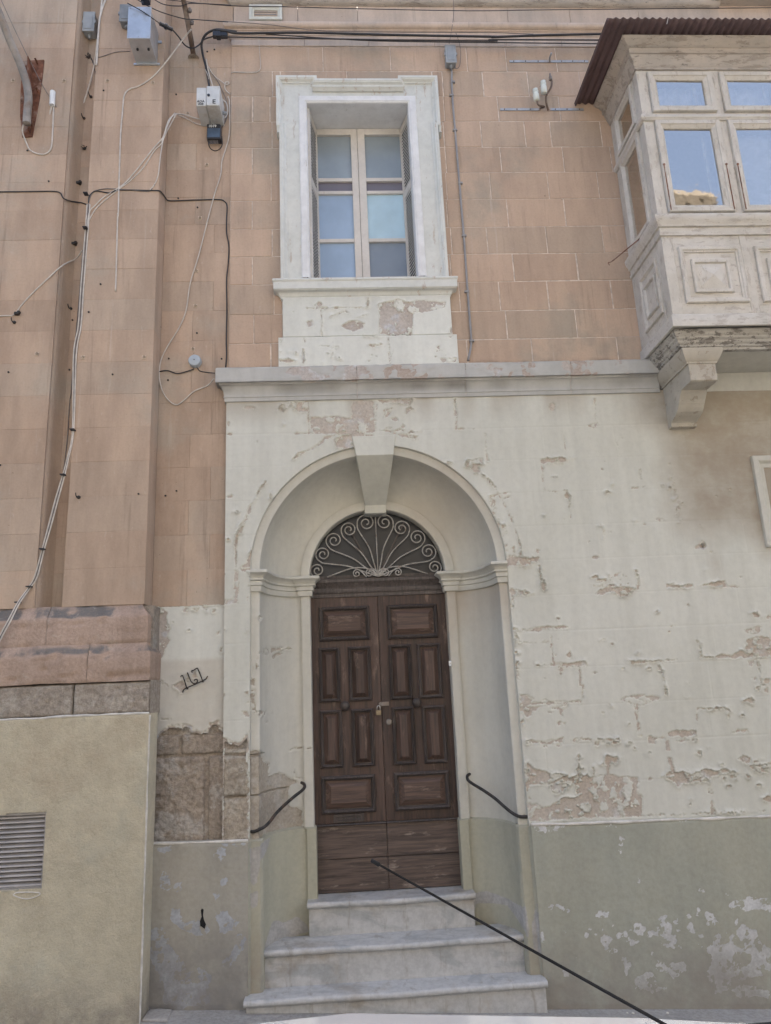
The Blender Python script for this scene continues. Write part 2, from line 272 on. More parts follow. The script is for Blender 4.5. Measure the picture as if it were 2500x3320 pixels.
# ------------------------------------------------------------------ mesh helpers
def empty(name, loc=(0, 0, 0)):
    o = bpy.data.objects.new(name, None); COL.objects.link(o); o.location = loc; o.empty_display_size = .1; return o
def tag(o, label=None, cat=None, group=None, kind=None):
    for k, v in (('label', label), ('category', cat), ('group', group), ('kind', kind)):
        if v: o[k] = v
    return o
def wloc(o):
    v = Vector((0, 0, 0))
    while o is not None: v += o.location; o = o.parent
    return v
def put(name, me, mat, parent=None, loc=None):
    o = bpy.data.objects.new(name, me); COL.objects.link(o)
    if mat is not None and not me.materials: me.materials.append(MAT[mat])
    if parent is not None:
        o.parent = parent; base = wloc(parent); o.location = (Vector(loc) if loc is not None else Vector((0, 0, 0)))-base
    elif loc is not None: o.location = loc
    return o
class MB:
    def __init__(s): s.v = []; s.f = []
    def add(s, vs, fs):
        k = len(s.v); s.v += [tuple(v) for v in vs]; s.f += [tuple(i+k for i in f) for f in fs]; return s
    def box(s, x0, x1, y0, y1, z0, z1):
        return s.add([(x0, y0, z0), (x1, y0, z0), (x1, y1, z0), (x0, y1, z0), (x0, y0, z1), (x1, y0, z1), (x1, y1, z1), (x0, y1, z1)],
                     [(0, 3, 2, 1), (4, 5, 6, 7), (0, 1, 5, 4), (1, 2, 6, 5), (2, 3, 7, 6), (3, 0, 4, 7)])
    def block(s, x0, x1, z0, z1, yf, yb, c=.006, jit=.0015):
        """a stone whose front face (towards -y) has worn arrises"""
        r = lambda: random.uniform(-jit, jit)
        q = [(x0, z0), (x1, z0), (x1, z1), (x0, z1)]; i = [(x0+c, z0+c), (x1-c, z0+c), (x1-c, z1-c), (x0+c, z1-c)]
        vs = [(x, yb, z) for x, z in q]+[(x, yf+c*.8, z) for x, z in q]+[(x+r(), yf+r(), z+r()) for x, z in i]
        fs = [(8, 9, 10, 11)]+[(4+k, 4+(k+1) % 4, 8+(k+1) % 4, 8+k) for k in range(4)]+[(k, (k+1) % 4, 4+(k+1) % 4, 4+k) for k in range(4)]+[(3, 2, 1, 0)]
        return s.add(vs, fs)
    def prism(s, poly, f0, f1):
        """poly of 2-D points, f0/f1 map a 2-D point to the two end faces"""
        n = len(poly); vs = [f0(*p) for p in poly]+[f1(*p) for p in poly]
        return s.add(vs, [tuple(range(n-1, -1, -1)), tuple(range(n, 2*n))]+[(k, (k+1) % n, n+(k+1) % n, n+k) for k in range(n)])
    def sweep(s, path, prof, fn, cap=True, closed=False):
        """path: 2-D points; prof: (offset to the right of travel, height); fn(u, v, h) -> 3-D"""
        n = len(path); nd = []
        for i in range(n):
            a = Vector(path[i])-Vector(path[i-1]) if (i > 0 or closed) else None
            b = Vector(path[(i+1) % n])-Vector(path[i]) if (i < n-1 or closed) else None
            if a is None: a = b
            if b is None: b = a
            a = a.normalized(); b = b.normalized(); na = Vector((a.y, -a.x)); nb = Vector((b.y, -b.x)); mm = (na+nb)
            mm = mm/max(.15, mm.dot(na)) if mm.length > 1e-6 else na
            nd.append(mm)
        k = len(prof); vs = []
        for (p, d) in zip(path, nd):
            for (o, h) in prof: vs.append(fn(p[0]+d.x*o, p[1]+d.y*o, h))
        fs = []
        for i in range(n if closed else n-1):
            for j in range(k-1):
                a, b = i*k+j, ((i+1) % n)*k+j; fs.append((a, b, b+1, a+1))
        if cap and not closed: fs += [tuple(range(k-1, -1, -1)), tuple(range((n-1)*k, n*k))]
        return s.add(vs, fs)
    def tube(s, pts, r, seg=8, cap=True):
        pts = [Vector(p) for p in pts]; rs = r if isinstance(r, (list, tuple)) else [r]*len(pts)
        n = len(pts); t0 = (pts[1]-pts[0]).normalized(); a = t0.orthogonal().normalized(); vs = []; prev = t0
        for i in range(n):
            t = (pts[min(i+1, n-1)]-pts[max(i-1, 0)])
            t = t.normalized() if t.length > 1e-9 else prev
            q = prev.rotation_difference(t); a = (q @ a); a = (a-t*a.dot(t)).normalized(); b = t.cross(a); prev = t
            for k in range(seg):
                an = 2*math.pi*k/seg; vs.append(pts[i]+(a*math.cos(an)+b*math.sin(an))*rs[i])
        fs = [(i*seg+k, i*seg+(k+1) % seg, (i+1)*seg+(k+1) % seg, (i+1)*seg+k) for i in range(n-1) for k in range(seg)]
        if cap: fs += [tuple(range(seg-1, -1, -1)), tuple(range((n-1)*seg, n*seg))]
        return s.add(vs, fs)
    def lathe(s, prof, origin, axis='z', seg=20):
        vs = []; o = Vector(origin)
        for r, h in prof:
            for k in range(seg):
                a = 2*math.pi*k/seg; c, d = r*math.cos(a), r*math.sin(a)
                vs.append(o+Vector({'z': (c, d, h), 'y': (c, h, d), 'x': (h, c, d)}[axis]))
        n = len(prof); fs = [(i*seg+k, i*seg+(k+1) % seg, (i+1)*seg+(k+1) % seg, (i+1)*seg+k) for i in range(n-1) for k in range(seg)]
        fs += [tuple(range(seg-1, -1, -1)), tuple(range((n-1)*seg, n*seg))]
        return s.add(vs, fs)
    def mesh(s, name, smooth=None):
        me = bpy.data.meshes.new(name); me.from_pydata(s.v, [], s.f); me.validate(clean_customdata=False)
        if len(s.f) == 1: return me
        bm = bmesh.new(); bm.from_mesh(me); bmesh.ops.recalc_face_normals(bm, faces=bm.faces); bm.to_mesh(me); bm.free()
        if smooth: me.shade_smooth() if smooth is True else _auto(me, smooth)
        return me
    def build(s, name, mat, parent=None, smooth=None, loc=None):
        return put(name, s.mesh(name, smooth), mat, parent, loc)
def _auto(me, ang):
    me.shade_smooth(); me.set_sharp_from_angle(angle=math.radians(ang))
def bev(o, wdt=.003, seg=2):
    md = o.modifiers.new('bevel', 'BEVEL'); md.width = wdt; md.segments = seg; md.limit_method = 'ANGLE'; md.angle_limit = math.radians(40); return o
def spline(pts, n=8):
    pts = [Vector(p) for p in pts]
    if len(pts) < 3: return pts
    P = [pts[0]*2-pts[1]]+pts+[pts[-1]*2-pts[-2]]; out = []
    for i in range(1, len(P)-2):
        a, b, c, d = P[i-1:i+3]
        for k in range(n):
            t = k/n; out.append(.5*((2*b)+(c-a)*t+(2*a-5*b+4*c-d)*t*t+(3*b-a-3*c+d)*t**3))
    return out+[pts[-1]]
def arcp(cx, cy, rx, ry, a0, a1, n):
    return [(cx+rx*math.cos(math.radians(a0+(a1-a0)*i/n)), cy+ry*math.sin(math.radians(a0+(a1-a0)*i/n))) for i in range(n+1)]
FX = lambda u, v, h: (u, v, h)         # plan path, height h
FZ = lambda u, v, h: (u, h, v)         # path in the facade plane, depth h

# numpy noise for relief that is really in the mesh
_tab = np.random.RandomState(11).rand(8, 256, 256)
def vn(x, z, fr, seed):
    x = x*fr+seed*17.3; z = z*fr+seed*9.1; xi = np.floor(x).astype(int); zi = np.floor(z).astype(int); fx = x-xi; fz = z-zi
    fx = fx*fx*(3-2*fx); fz = fz*fz*(3-2*fz); T = _tab[seed % 8]
    g = lambda a, b: T[(xi+a) % 256, (zi+b) % 256]
    return (g(0, 0)*(1-fx)+g(1, 0)*fx)*(1-fz)+(g(0, 1)*(1-fx)+g(1, 1)*fx)*fz
def fbm(x, z, fr, seed, o=4, gain=.55):
    v = 0; a = 1; s = 0
    for i in range(o): v = v+a*vn(x, z, fr*2.03**i, seed+i); s += a; a *= gain
    return v/s
def sd_poly(px, pz, poly):
    d = np.full(px.shape, 1e9); ins = np.zeros(px.shape, bool); n = len(poly)
    for i in range(n):
        ax, az = poly[i]; bx, bz = poly[(i+1) % n]; ex, ez = bx-ax, bz-az; wx, wz = px-ax, pz-az
        t = np.clip((wx*ex+wz*ez)/(ex*ex+ez*ez+1e-12), 0, 1); d = np.minimum(d, (wx-ex*t)**2+(wz-ez*t)**2)
        c = ((az <= pz) & (bz > pz)) | ((bz <= pz) & (az > pz))
        with np.errstate(divide='ignore', invalid='ignore'): xi = ax+(pz-az)/(bz-az+1e-15)*(bx-ax)
        ins ^= c & (px < xi)
    d = np.sqrt(d); return np.where(ins, -d, d)
def sd_line(px, pz, pts, w):
    d = np.full(px.shape, 1e9); n = len(pts)
    for i in range(n-1):
        ax, az = pts[i]; bx, bz = pts[i+1]; ex, ez = bx-ax, bz-az; wx, wz = px-ax, pz-az
        t = np.clip((wx*ex+wz*ez)/(ex*ex+ez*ez+1e-12), 0, 1); d = np.minimum(d, np.sqrt((wx-ex*t)**2+(wz-ez*t)**2))
    return d-w/2
def feat_field(X, Z, feats, y):
    """signed distance (m) to the nearest traced flake edge, negative inside"""
    D = np.full(X.shape, .2)
    for ft in feats:
        kind, zm, pts = ft[0], ft[1], ft[2]
        q = [at(*zm(*p), y) for p in pts] if zm else [Vector((p[0], 0, p[1])) for p in pts]; q = [(p.x, p.z) for p in q]
        mg = .09; x0 = min(p[0] for p in q)-mg; x1 = max(p[0] for p in q)+mg; z0 = min(p[1] for p in q)-mg; z1 = max(p[1] for p in q)+mg
        sl = (X > x0) & (X < x1) & (Z > z0) & (Z < z1)
        if not sl.any(): continue
        d = sd_poly(X[sl], Z[sl], q) if kind == 'p' else sd_line(X[sl], Z[sl], q, max(.006, ft[3]*.72))
        D[sl] = np.minimum(D[sl], d)
    return D
def grid_mesh(name, P, keep=None, attrs=None, smooth=True):
    """P: (n, m, 3) vertex grid; keep: (n-1, m-1) faces"""
    n, mm = P.shape[:2]; idx = np.arange(n*mm).reshape(n, mm)
    q = np.stack([idx[:-1, :-1], idx[1:, :-1], idx[1:, 1:], idx[:-1, 1:]], -1)
    q = q[keep] if keep is not None else q.reshape(-1, 4)
    used = np.unique(q); remap = np.full(n*mm, -1); remap[used] = np.arange(len(used)); q = remap[q]; V = P.reshape(-1, 3)[used]
    me = bpy.data.meshes.new(name); me.vertices.add(len(V)); me.vertices.foreach_set('co', V.astype(np.float32).ravel())
    me.loops.add(q.size); me.loops.foreach_set('vertex_index', q.astype(np.int32).ravel()); me.polygons.add(len(q))
    me.polygons.foreach_set('loop_start', np.arange(0, q.size, 4, dtype=np.int32)); me.polygons.foreach_set('loop_total', np.full(len(q), 4, np.int32))
    me.update(calc_edges=True)
    for k, a in (attrs or {}).items():
        at_ = me.attributes.new(k, 'FLOAT', 'POINT'); at_.data.foreach_set('value', a.reshape(-1)[used].astype(np.float32))
    if smooth: me.shade_smooth()
    me.validate(clean_customdata=False); return me
def paint_relief(X, Z, D, lift=.012, rag=.011, seed=1, rec=.004):
    """ragged flake edges, curled paint lips and a recessed stone ground: returns depth offset (+ = into wall) and the bare field"""
    D = D+(fbm(X, Z, 26, seed, 4, .6)-.5)*rag*2.2+(vn(X, Z, 110, seed+3)-.5)*rag*.55
    D = np.maximum(D, np.where(D < -.006, (fbm(X, Z, 16, seed+1, 4, .62)-.60)*.14, -1)) if D.shape[0] > 60 else D
    g = np.clip((vn(X, Z, 7, seed+5)-.36)*2.4, 0, 1)**1.4
    L = lift*g*(.35+.9*vn(X, Z, 45, seed+2))
    dep = np.where(D > 0, -L*np.exp(-np.maximum(D, 0)/.011), rec+.004*fbm(X, Z, 40, seed+4, 3))
    return dep, -D

# ================================================================== THE SETTING: pavement, kerb, road
def slab(name, x0, x1, y0, y1, dz, th, mat, kind='structure'):
    b = MB(); n = 40
    for i in range(n):
        a = x0+(x1-x0)*i/n; c = x0+(x1-x0)*(i+1)/n
        b.add([(a, y0, GZ(a)+dz), (c, y0, GZ(c)+dz), (c, y1, GZ(c)+dz), (a, y1, GZ(a)+dz)], [(0, 1, 2, 3)])
        if th: b.add([(a, y0, GZ(a)+dz), (c, y0, GZ(c)+dz), (c, y0, GZ(c)+dz-th), (a, y0, GZ(a)+dz-th)], [(0, 1, 2, 3)])
    return tag(b.build(name, mat), kind=kind)
slab('pavement', -14, 16, -1.05, .1, 0, .13, 'pave')
slab('road', -60, 60, -60, 60, -.125, 0, 'road')
kb = MB()
for i in range(30):
    a = -14+i; zz = GZ(a+.5)
    kb.box(a+.004, a+.996, -1.2, -1.052, zz-.14, zz+.004)
tag(kb.build('kerb', 'pave'), kind='structure')

# ================================================================== THE TOWNHOUSE
H = tag(empty('townhouse', (.235, 0, -2.0)), 'cream and pink stone townhouse with arched dark wooden door and timber balcony', 'house')
XC, ZC, RA = .235, .898, .943
XL = -.891
# --- lower wall: one real paint sheet with traced flakes, curled lips and the arch cut out
F = []
def P(zm, *pts): F.append(('p', zm, pts))
def L(zm, w, *pts): F.append(('l', zm, pts, w))
def E_(zm, x, y, rx, ry): F.append(('p', zm, [(x+rx*math.cos(a*math.pi/4), y+ry*math.sin(a*math.pi/4)) for a in range(8)]))
# left of and above the arch
P(Y2, (50, 1075), (95, 1070), (103, 915), (126, 915), (120, 1092), (50, 1100)); P(Y2, (108, 905), (190, 908), (190, 958), (150, 925))
L(Y2, .016, (108, 900), (106, 830), (112, 740), (128, 690)); P(Y2, (112, 720), (150, 640), (180, 570), (195, 560), (170, 640), (140, 715)); L(Y2, .010, (185, 570), (225, 500), (268, 435))
P(Y2, (120, 905), (160, 880), (200, 795), (198, 890)); E_(Y2, 75, 520, 20, 12); E_(Y2, 68, 125, 10, 18); E_(Y2, 66, 745, 12, 10); E_(Y2, 70, 180, 16, 3); E_(Y2, 110, 600, 8, 6); E_(Y2, 298, 520, 8, 16)
E_(Y2, 180, 36, 34, 10); E_(Y2, 358, 40, 18, 22); P(Y2, (395, 5), (500, 0), (500, 60), (440, 55), (400, 30)); P(Y2, (512, 82), (640, 84), (730, 90), (735, 30), (740, -5), (850, -5), (858, 70), (862, 160), (780, 172), (640, 180), (512, 176), (505, 120))
L(Y2, .022, (500, 60), (500, 175), (430, 178)); P(Y2, (905, 45), (950, 38), (940, 80), (912, 95)); P(Y2, (1022, 45), (1050, 28), (1072, 48), (1030, 70)); E_(Y2, 960, 98, 24, 9); E_(Y2, 932, 147, 16, 9); E_(Y2, 1010, 140, 8, 8); L(Y2, .02, (868, 20), (862, 100), (858, 150)); P(Y2, (862, -8), (1060, -8), (1050, 22), (985, 8), (900, 12))
L(Y2, .03, (1292, -5), (1296, 70), (1300, 148)); L(Y2, .008, (1300, 150), (1335, 153)); E_(Y2, 1390, 151, 7, 3); E_(Y2, 365, 130, 5, 3); E_(Y2, 222, 222, 4, 4)
P(Y2, (630, 208), (690, 182), (800, 162), (802, 205), (752, 250), (700, 262), (655, 248)); P(Y2, (812, 185), (845, 182), (852, 215), (825, 228)); L(Y2, .012, (420, 312), (455, 285)); L(Y2, .03, (455, 285), (520, 258), (565, 232), (590, 200), (640, 186)); L(Y2, .016, (640, 184), (740, 172), (860, 160)); P(Y2, (870, 158), (930, 155), (975, 172), (1090, 190), (1080, 200), (1000, 196), (940, 170)); L(Y2, .012, (965, 160), (1000, 155), (1040, 172), (1095, 162))
L(Y2, .010, (1457, 178), (1459, 270), (1468, 318)); P(Y2, (1350, 322), (1440, 312), (1450, 345), (1408, 352), (1440, 398), (1395, 380), (1352, 352)); L(Y2, .012, (1440, 398), (1500, 455), (1545, 535), (1598, 640), (1640, 760), (1650, 845)); L(Y2, .008, (1480, 520), (1540, 500), (1590, 495)); L(Y2, .008, (1545, 530), (1600, 512)); E_(Y2, 1260, 335, 10, 4)
for k in range(46):
    tt = random.random(); x = 1478+tt*95+random.uniform(-8, 42)*(.4+tt); y = 520+tt*330+random.uniform(-10, 10); E_(Y2, x, y, random.uniform(2, 8), random.uniform(3, 10))
P(Y2, (1565, 852), (1666, 858), (1700, 862), (1700, 886), (1666, 890), (1570, 895)); P(Y2, (1590, 1012), (1666, 1024), (1690, 1040), (1608, 1052), (1612, 1105), (1592, 1122))
# field right of the arch, upper
E_(Y3, 356, 38, 20, 28); L(Y3, .012, (607, -5), (612, 60), (610, 130)); P(Y3, (570, 150), (625, 118), (630, 145), (600, 165)); L(Y3, .008, (422, 200), (430, 270), (437, 340)); P(Y3, (262, 350), (330, 343), (440, 338), (436, 362), (330, 368), (300, 380)); L(Y3, .007, (440, 340), (510, 340))
L(Y3, .011, (294, 380), (294, 440), (302, 500), (305, 535)); L(Y3, .007, (305, 537), (380, 545), (440, 538)); P(Y3, (420, 566), (440, 540), (460, 575), (460, 625), (446, 600)); L(Y3, .006, (453, 630), (465, 705)); L(Y3, .013, (740, 255), (750, 290), (755, 318)); E_(Y3, 852, 521, 20, 6); E_(Y3, 905, 516, 14, 5); E_(Y3, 692, 546, 20, 5); L(Y3, .008, (880, 415), (885, 468)); E_(Y3, 998, 711, 26, 5); E_(Y3, 908, 741, 12, 5); E_(Y3, 846, 720, 8, 4)
L(Y3, .007, (640, 745), (658, 760), (668, 835)); E_(Y3, 615, 938, 20, 9); P(Y3, (600, 1165), (640, 1128), (700, 1118), (800, 1118), (862, 1130), (800, 1165), (762, 1176), (722, 1148), (680, 1146), (660, 1162)); L(Y3, .016, (856, 1020), (866, 1060), (874, 1100), (866, 1128))
for k in range(26): E_(Y3, random.uniform(600, 810), random.uniform(1035, 1112), random.uniform(3, 15), random.uniform(2, 7))
L(Y3, .02, (1045, 1110), (1110, 1116), (1190, 1110)); P(Y3, (1230, 1109), (1262, 1102), (1300, 1090), (1385, 1080), (1410, 1115), (1300, 1112)); L(Y3, .006, (1400, 1113), (1472, 1114)); P(Y3, (1214, 885), (1228, 862), (1245, 842), (1270, 845), (1282, 875), (1262, 893)); P(Y3, (1545, 1276), (1575, 1268), (1590, 1292), (1568, 1305)); P(Y3, (1618, 1300), (1668, 1286), (1700, 1300), (1640, 1308))
P(Y3, (1498, 1372), (1545, 1360), (1600, 1370), (1590, 1400), (1540, 1398)); P(Y3, (1520, 1445), (1560, 1418), (1640, 1420), (1700, 1440), (1700, 1490), (1515, 1490)); P(Y3, (1205, 1440), (1222, 1418), (1238, 1462)); L(Y3, .012, (120, 1368), (220, 1372), (300, 1360), (440, 1356)); P(Y3, (98, 1128), (150, 1140), (240, 1155), (160, 1162), (125, 1170), (128, 1225), (112, 1246)); P(Y3, (285, 1095), (300, 1078), (316, 1100), (306, 1136)); L(Y3, .006, (275, 990), (285, 1085)); P(Y3, (78, 938), (180, 935), (270, 938), (274, 962), (160, 972), (105, 996)); E_(Y3, 266, 905, 12, 16)
for k in range(26): E_(Y3, random.uniform(300, 1666), random.uniform(200, 1480), random.uniform(4, 12), random.uniform(2, 3.5))
for k in range(26): E_(Y3, 1040+random.uniform(-20, 30)+(k*14)*.25, 380+k*14, random.uniform(2, 6), random.uniform(2, 4))
# field right of the arch, lower
L(Y6, .014, (120, 76), (220, 84), (300, 76), (440, 64)); P(Y6, (124, 90), (140, 96), (150, 148), (132, 140)); L(Y6, .011, (150, 152), (250, 157), (330, 150)); L(Y6, .014, (345, 112), (350, 208)); L(Y6, .006, (352, 210), (366, 288)); P(Y6, (440, 228), (456, 208), (480, 238), (460, 246)); L(Y6, .010, (265, 292), (330, 290), (375, 288)); P(Y6, (365, 282), (450, 275), (545, 272), (562, 284), (520, 296), (430, 294)); E_(Y6, 405, 314, 16, 12); L(Y6, .02, (440, 300), (510, 300), (522, 340), (522, 410)); E_(Y6, 538, 420, 10, 16); L(Y6, .010, (534, 430), (538, 510))
P(Y6, (160, 462), (205, 470), (240, 492), (225, 522), (168, 522)); P(Y6, (170, 516), (390, 506), (470, 500), (540, 500), (538, 516), (430, 524), (390, 522), (180, 532)); P(Y6, (172, 528), (238, 540), (296, 536), (240, 570), (205, 612), (180, 585)); P(Y6, (345, 548), (455, 528), (425, 560), (412, 598), (396, 560)); E_(Y6, 398, 642, 14, 10); E_(Y6, 430, 642, 9, 9); E_(Y6, 338, 574, 16, 7)
P(Y6, (818, 264), (880, 262), (1000, 262), (1100, 256), (990, 275), (834, 284)); P(Y6, (980, 282), (998, 278), (1006, 322), (992, 318)); L(Y6, .009, (1008, 325), (1028, 400), (1034, 470)); P(Y6, (768, 498), (800, 484), (870, 468), (930, 476), (1016, 478), (1000, 490), (950, 516), (880, 530), (866, 580), (880, 650), (884, 682), (862, 680), (850, 580), (846, 526), (800, 510)); L(Y6, .010, (862, 685), (866, 712), (940, 730), (1040, 728)); P(Y6, (920, 715), (946, 704), (975, 728), (976, 766), (932, 762)); P(Y6, (1032, 738), (1055, 732), (1066, 806), (1036, 806))
P(Y6, (1048, 696), (1110, 682), (1215, 682), (1212, 706), (1130, 722), (1046, 716)); P(Y6, (1090, 742), (1160, 736), (1218, 735), (1190, 748), (1120, 754)); P(Y6, (1210, 150), (1224, 128), (1238, 166)); L(Y6, .011, (1236, 178), (1246, 242)); P(Y6, (1246, 240), (1330, 238), (1385, 220), (1430, 232), (1478, 204), (1512, 208), (1514, 175), (1532, 140), (1590, 118), (1644, 128), (1700, 170), (1700, 235), (1600, 236), (1480, 246), (1300, 250)); P(Y6, (1490, 80), (1540, 70), (1604, 62), (1595, 100), (1545, 100)); P(Y6, (1530, 268), (1562, 266), (1560, 302), (1532, 296)); E_(Y6, 1568, 368, 16, 16); E_(Y6, 1638, 386, 17, 17); E_(Y6, 1590, 430, 12, 16); P(Y6, (1620, 440), (1646, 428), (1660, 462), (1624, 460)); L(Y6, .007, (1580, 250), (1600, 350), (1615, 452)); P(Y6, (1488, 500), (1530, 484), (1562, 494), (1550, 516), (1505, 514))
L(Y6, .014, (1228, 552), (1300, 550), (1400, 545), (1414, 566)); L(Y6, .009, (1224, 560), (1222, 618)); L(Y6, .006, (1406, 570), (1411, 612)); P(Y6, (1435, 700), (1462, 678), (1520, 672), (1532, 692), (1490, 698)); P(Y6, (188, 742), (240, 738), (310, 752), (360, 738), (420, 722), (412, 750), (300, 762), (200, 768)); P(Y6, (455, 742), (490, 732), (516, 736), (500, 750), (460, 750)); L(Y6, .010, (520, 736), (570, 734), (602, 744)); L(Y6, .007, (630, 735), (700, 738), (750, 735)); P(Y6, (606, 752), (622, 742), (642, 766), (612, 768)); E_(Y6, 736, 754, 20, 7); E_(Y6, 822, 756, 16, 6); E_(Y6, 682, 762, 12, 4); E_(Y6, 300, 776, 22, 5); E_(Y6, 388, 774, 14, 5); E_(Y6, 846, 788, 6, 6)
L(Y6, .022, (512, 840), (510, 900), (516, 965)); L(Y6, .028, (602, 908), (604, 970)); P(Y6, (672, 828), (700, 832), (746, 848), (738, 880), (706, 872), (700, 940), (730, 966), (680, 972), (676, 900)); P(Y6, (200, 862), (225, 890), (250, 912), (330, 938), (430, 948), (462, 966), (470, 988), (330, 1000), (206, 1004)); P(Y6, (470, 960), (560, 948), (600, 962), (660, 950), (720, 940), (760, 960), (870, 964), (868, 990), (862, 1050), (896, 1090), (900, 1150), (888, 1196), (830, 1205), (400, 1216), (220, 1232), (212, 1130), (250, 1128), (300, 1142), (350, 1130), (398, 1092), (420, 1082), (498, 1090), (530, 1060), (510, 1010), (470, 1000)); P(Y6, (326, 1002), (392, 996), (402, 1052), (378, 1072), (352, 1060)); P(Y6, (398, 998), (456, 1008), (430, 1036), (408, 1064)); P(Y6, (494, 1010), (528, 1000), (532, 1062), (500, 1056))
L(Y6, .03, (1056, 852), (1072, 890), (1082, 935)); P(Y6, (1002, 956), (1060, 930), (1120, 928), (1185, 942), (1272, 908), (1330, 926), (1380, 908), (1458, 934), (1360, 944), (1290, 962), (1200, 966), (1100, 950)); P(Y6, (1040, 966), (1090, 958), (1190, 962), (1300, 956), (1296, 1000), (1230, 986), (1140, 1002), (1110, 1022), (1086, 1000)); P(Y6, (1466, 856), (1500, 836), (1548, 842), (1538, 876), (1496, 872)); P(Y6, (1540, 898), (1600, 884), (1700, 876), (1700, 938), (1590, 938)); E_(Y6, 942, 976, 12, 8); P(Y6, (1286, 1040), (1308, 1024), (1322, 1062), (1302, 1070)); P(Y6, (1310, 1110), (1336, 1170), (1296, 1186)); P(Y6, (1618, 1090), (1650, 1072), (1700, 1080), (1700, 1112), (1630, 1106)); P(Y6, (1220, 802), (1238, 806), (1240, 826), (1216, 822)); E_(Y6, 1438, 962, 14, 8); E_(Y6, 1380, 968, 10, 8); E_(Y6, 1526, 956, 10, 7)
for k in range(34): E_(Y6, 880+k*24, 1196-k*.9, random.uniform(4, 16), random.uniform(3, 6))
for k in range(40): E_(Y6, random.uniform(220, 1660), random.uniform(60, 1180), random.uniform(4, 11), random.uniform(2, 4.5))
for k in range(30): t = random.random(); E_(Y6, 122+t*92+random.uniform(0, 10), 100+t*1120, random.uniform(4, 12), random.uniform(6, 22))
# left pier beside the corner
for k in range(16): E_(Y4, random.choice((1342, 1486))+random.uniform(-4, 4), random.uniform(-300, 640), random.uniform(2, 6), random.uniform(4, 12))
E_(Y4, 1325, 190, 10, 22); P(Y4, (1452, 566), (1485, 560), (1492, 600), (1458, 592))

st = .006
xs = np.concatenate([np.arange(XL, 3.62, st)]); zs = np.arange(-.955, 2.2395, st)
X, Z = np.meshgrid(xs, zs, indexing='ij')
D = feat_field(X, Z, F, 0.0)
bare_pier = sd_poly(X, Z, [(p.x, p.z) for p in [at(*Y4(*q), 0) for q in ((1334, 690), (1352, 735), (1380, 752), (1432, 754), (1460, 742), (1492, 690), (1496, 900), (1496, 1560), (1330, 1560))]])+(fbm(X, Z, 30, 2, 4)-.5)*.03
D = np.where(X < -.69, np.minimum(D, bare_pier), D)
dep, bare = paint_relief(X, Z, D, .017, .015, 1, .003)
# swollen joints of the hidden coursing and a little unevenness
und = (fbm(X, Z, 1.7, 6, 3)-.5)*.008+(fbm(X, Z, 7, 3, 3)-.5)*.003
zj = (Z+.93) % .262; und += np.where(np.abs(zj-.131) > .127, .0012, 0)
ix = np.floor((Z+.93)/.262).astype(int); xj = (X+.21*(ix % 2)+.13*((ix*7) % 3)) % .56
und += np.where(np.abs(xj-.28) > .277, .0010, 0)*np.clip((vn(X, Z, 2, 5)-.35)*3, 0, 1)
hole = at(*Y3(1258, 868), 0); dh = np.hypot((X-hole.x)/1.3, Z-hole.z); und += np.where(dh < .016, .05, 0)
Yv = dep+und
# arch opening
Xm = X.copy(); Zm_ = Z.copy(); rr_ = np.hypot(X-XC, Z-ZC); ins = np.where(Z > ZC, rr_ < RA, np.abs(X-XC) < RA)
out = ~ins; nb = np.zeros_like(ins); nb[1:] |= out[:-1]; nb[:-1] |= out[1:]; nb[:, 1:] |= out[:, :-1]; nb[:, :-1] |= out[:, 1:]; nb[1:, 1:] |= out[:-1, :-1]; nb[:-1, :-1] |= out[1:, 1:]; nb[1:, :-1] |= out[:-1, 1:]; nb[:-1, 1:] |= out[1:, :-1]
edge = ins & nb; up_ = edge & (Z > ZC); dn_ = edge & (Z <= ZC)
Xm[up_] = XC+(X[up_]-XC)/rr_[up_]*RA; Zm_[up_] = ZC+(Z[up_]-ZC)/rr_[up_]*RA
Xm[dn_] = XC+np.sign(X[dn_]-XC)*RA; Yv[edge] = 0.002
far = ins & ~nb
keep = ~(far[:-1, :-1] | far[1:, :-1] | far[:-1, 1:] | far[1:, 1:]); allin = ins[:-1, :-1] & ins[1:, :-1] & ins[:-1, 1:] & ins[1:, 1:]; keep &= ~allin
gone = (X < -.69) & (bare_pier < -.012); keep &= ~(gone[:-1, :-1] & gone[1:, 1:])
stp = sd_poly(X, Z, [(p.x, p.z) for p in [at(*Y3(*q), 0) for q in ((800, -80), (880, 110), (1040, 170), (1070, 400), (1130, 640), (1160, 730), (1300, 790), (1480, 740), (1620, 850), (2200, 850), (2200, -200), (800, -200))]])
stain = np.clip(.5-(stp+(fbm(X, Z, 3, 4, 4)-.5)*.25)/.34, 0, 1)*.9  # water stain, deepened with painted shade under the balcony
stain = np.maximum(stain, np.clip((Z-2.0)/.22, 0, 1)*np.clip((vn(X, Z*.15, 9, 4)-.35)*2.2, 0, 1)*.6)
stain = np.maximum(stain, np.clip(1-np.hypot((X-at(*Y3(1330, 960)).x)/.5, (Z-at(*Y3(1330, 980)).z)/1.2)/.16, 0, 1)*.35)
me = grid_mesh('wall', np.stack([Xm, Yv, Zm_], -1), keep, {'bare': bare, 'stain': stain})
put('wall', me, 'cream', H)

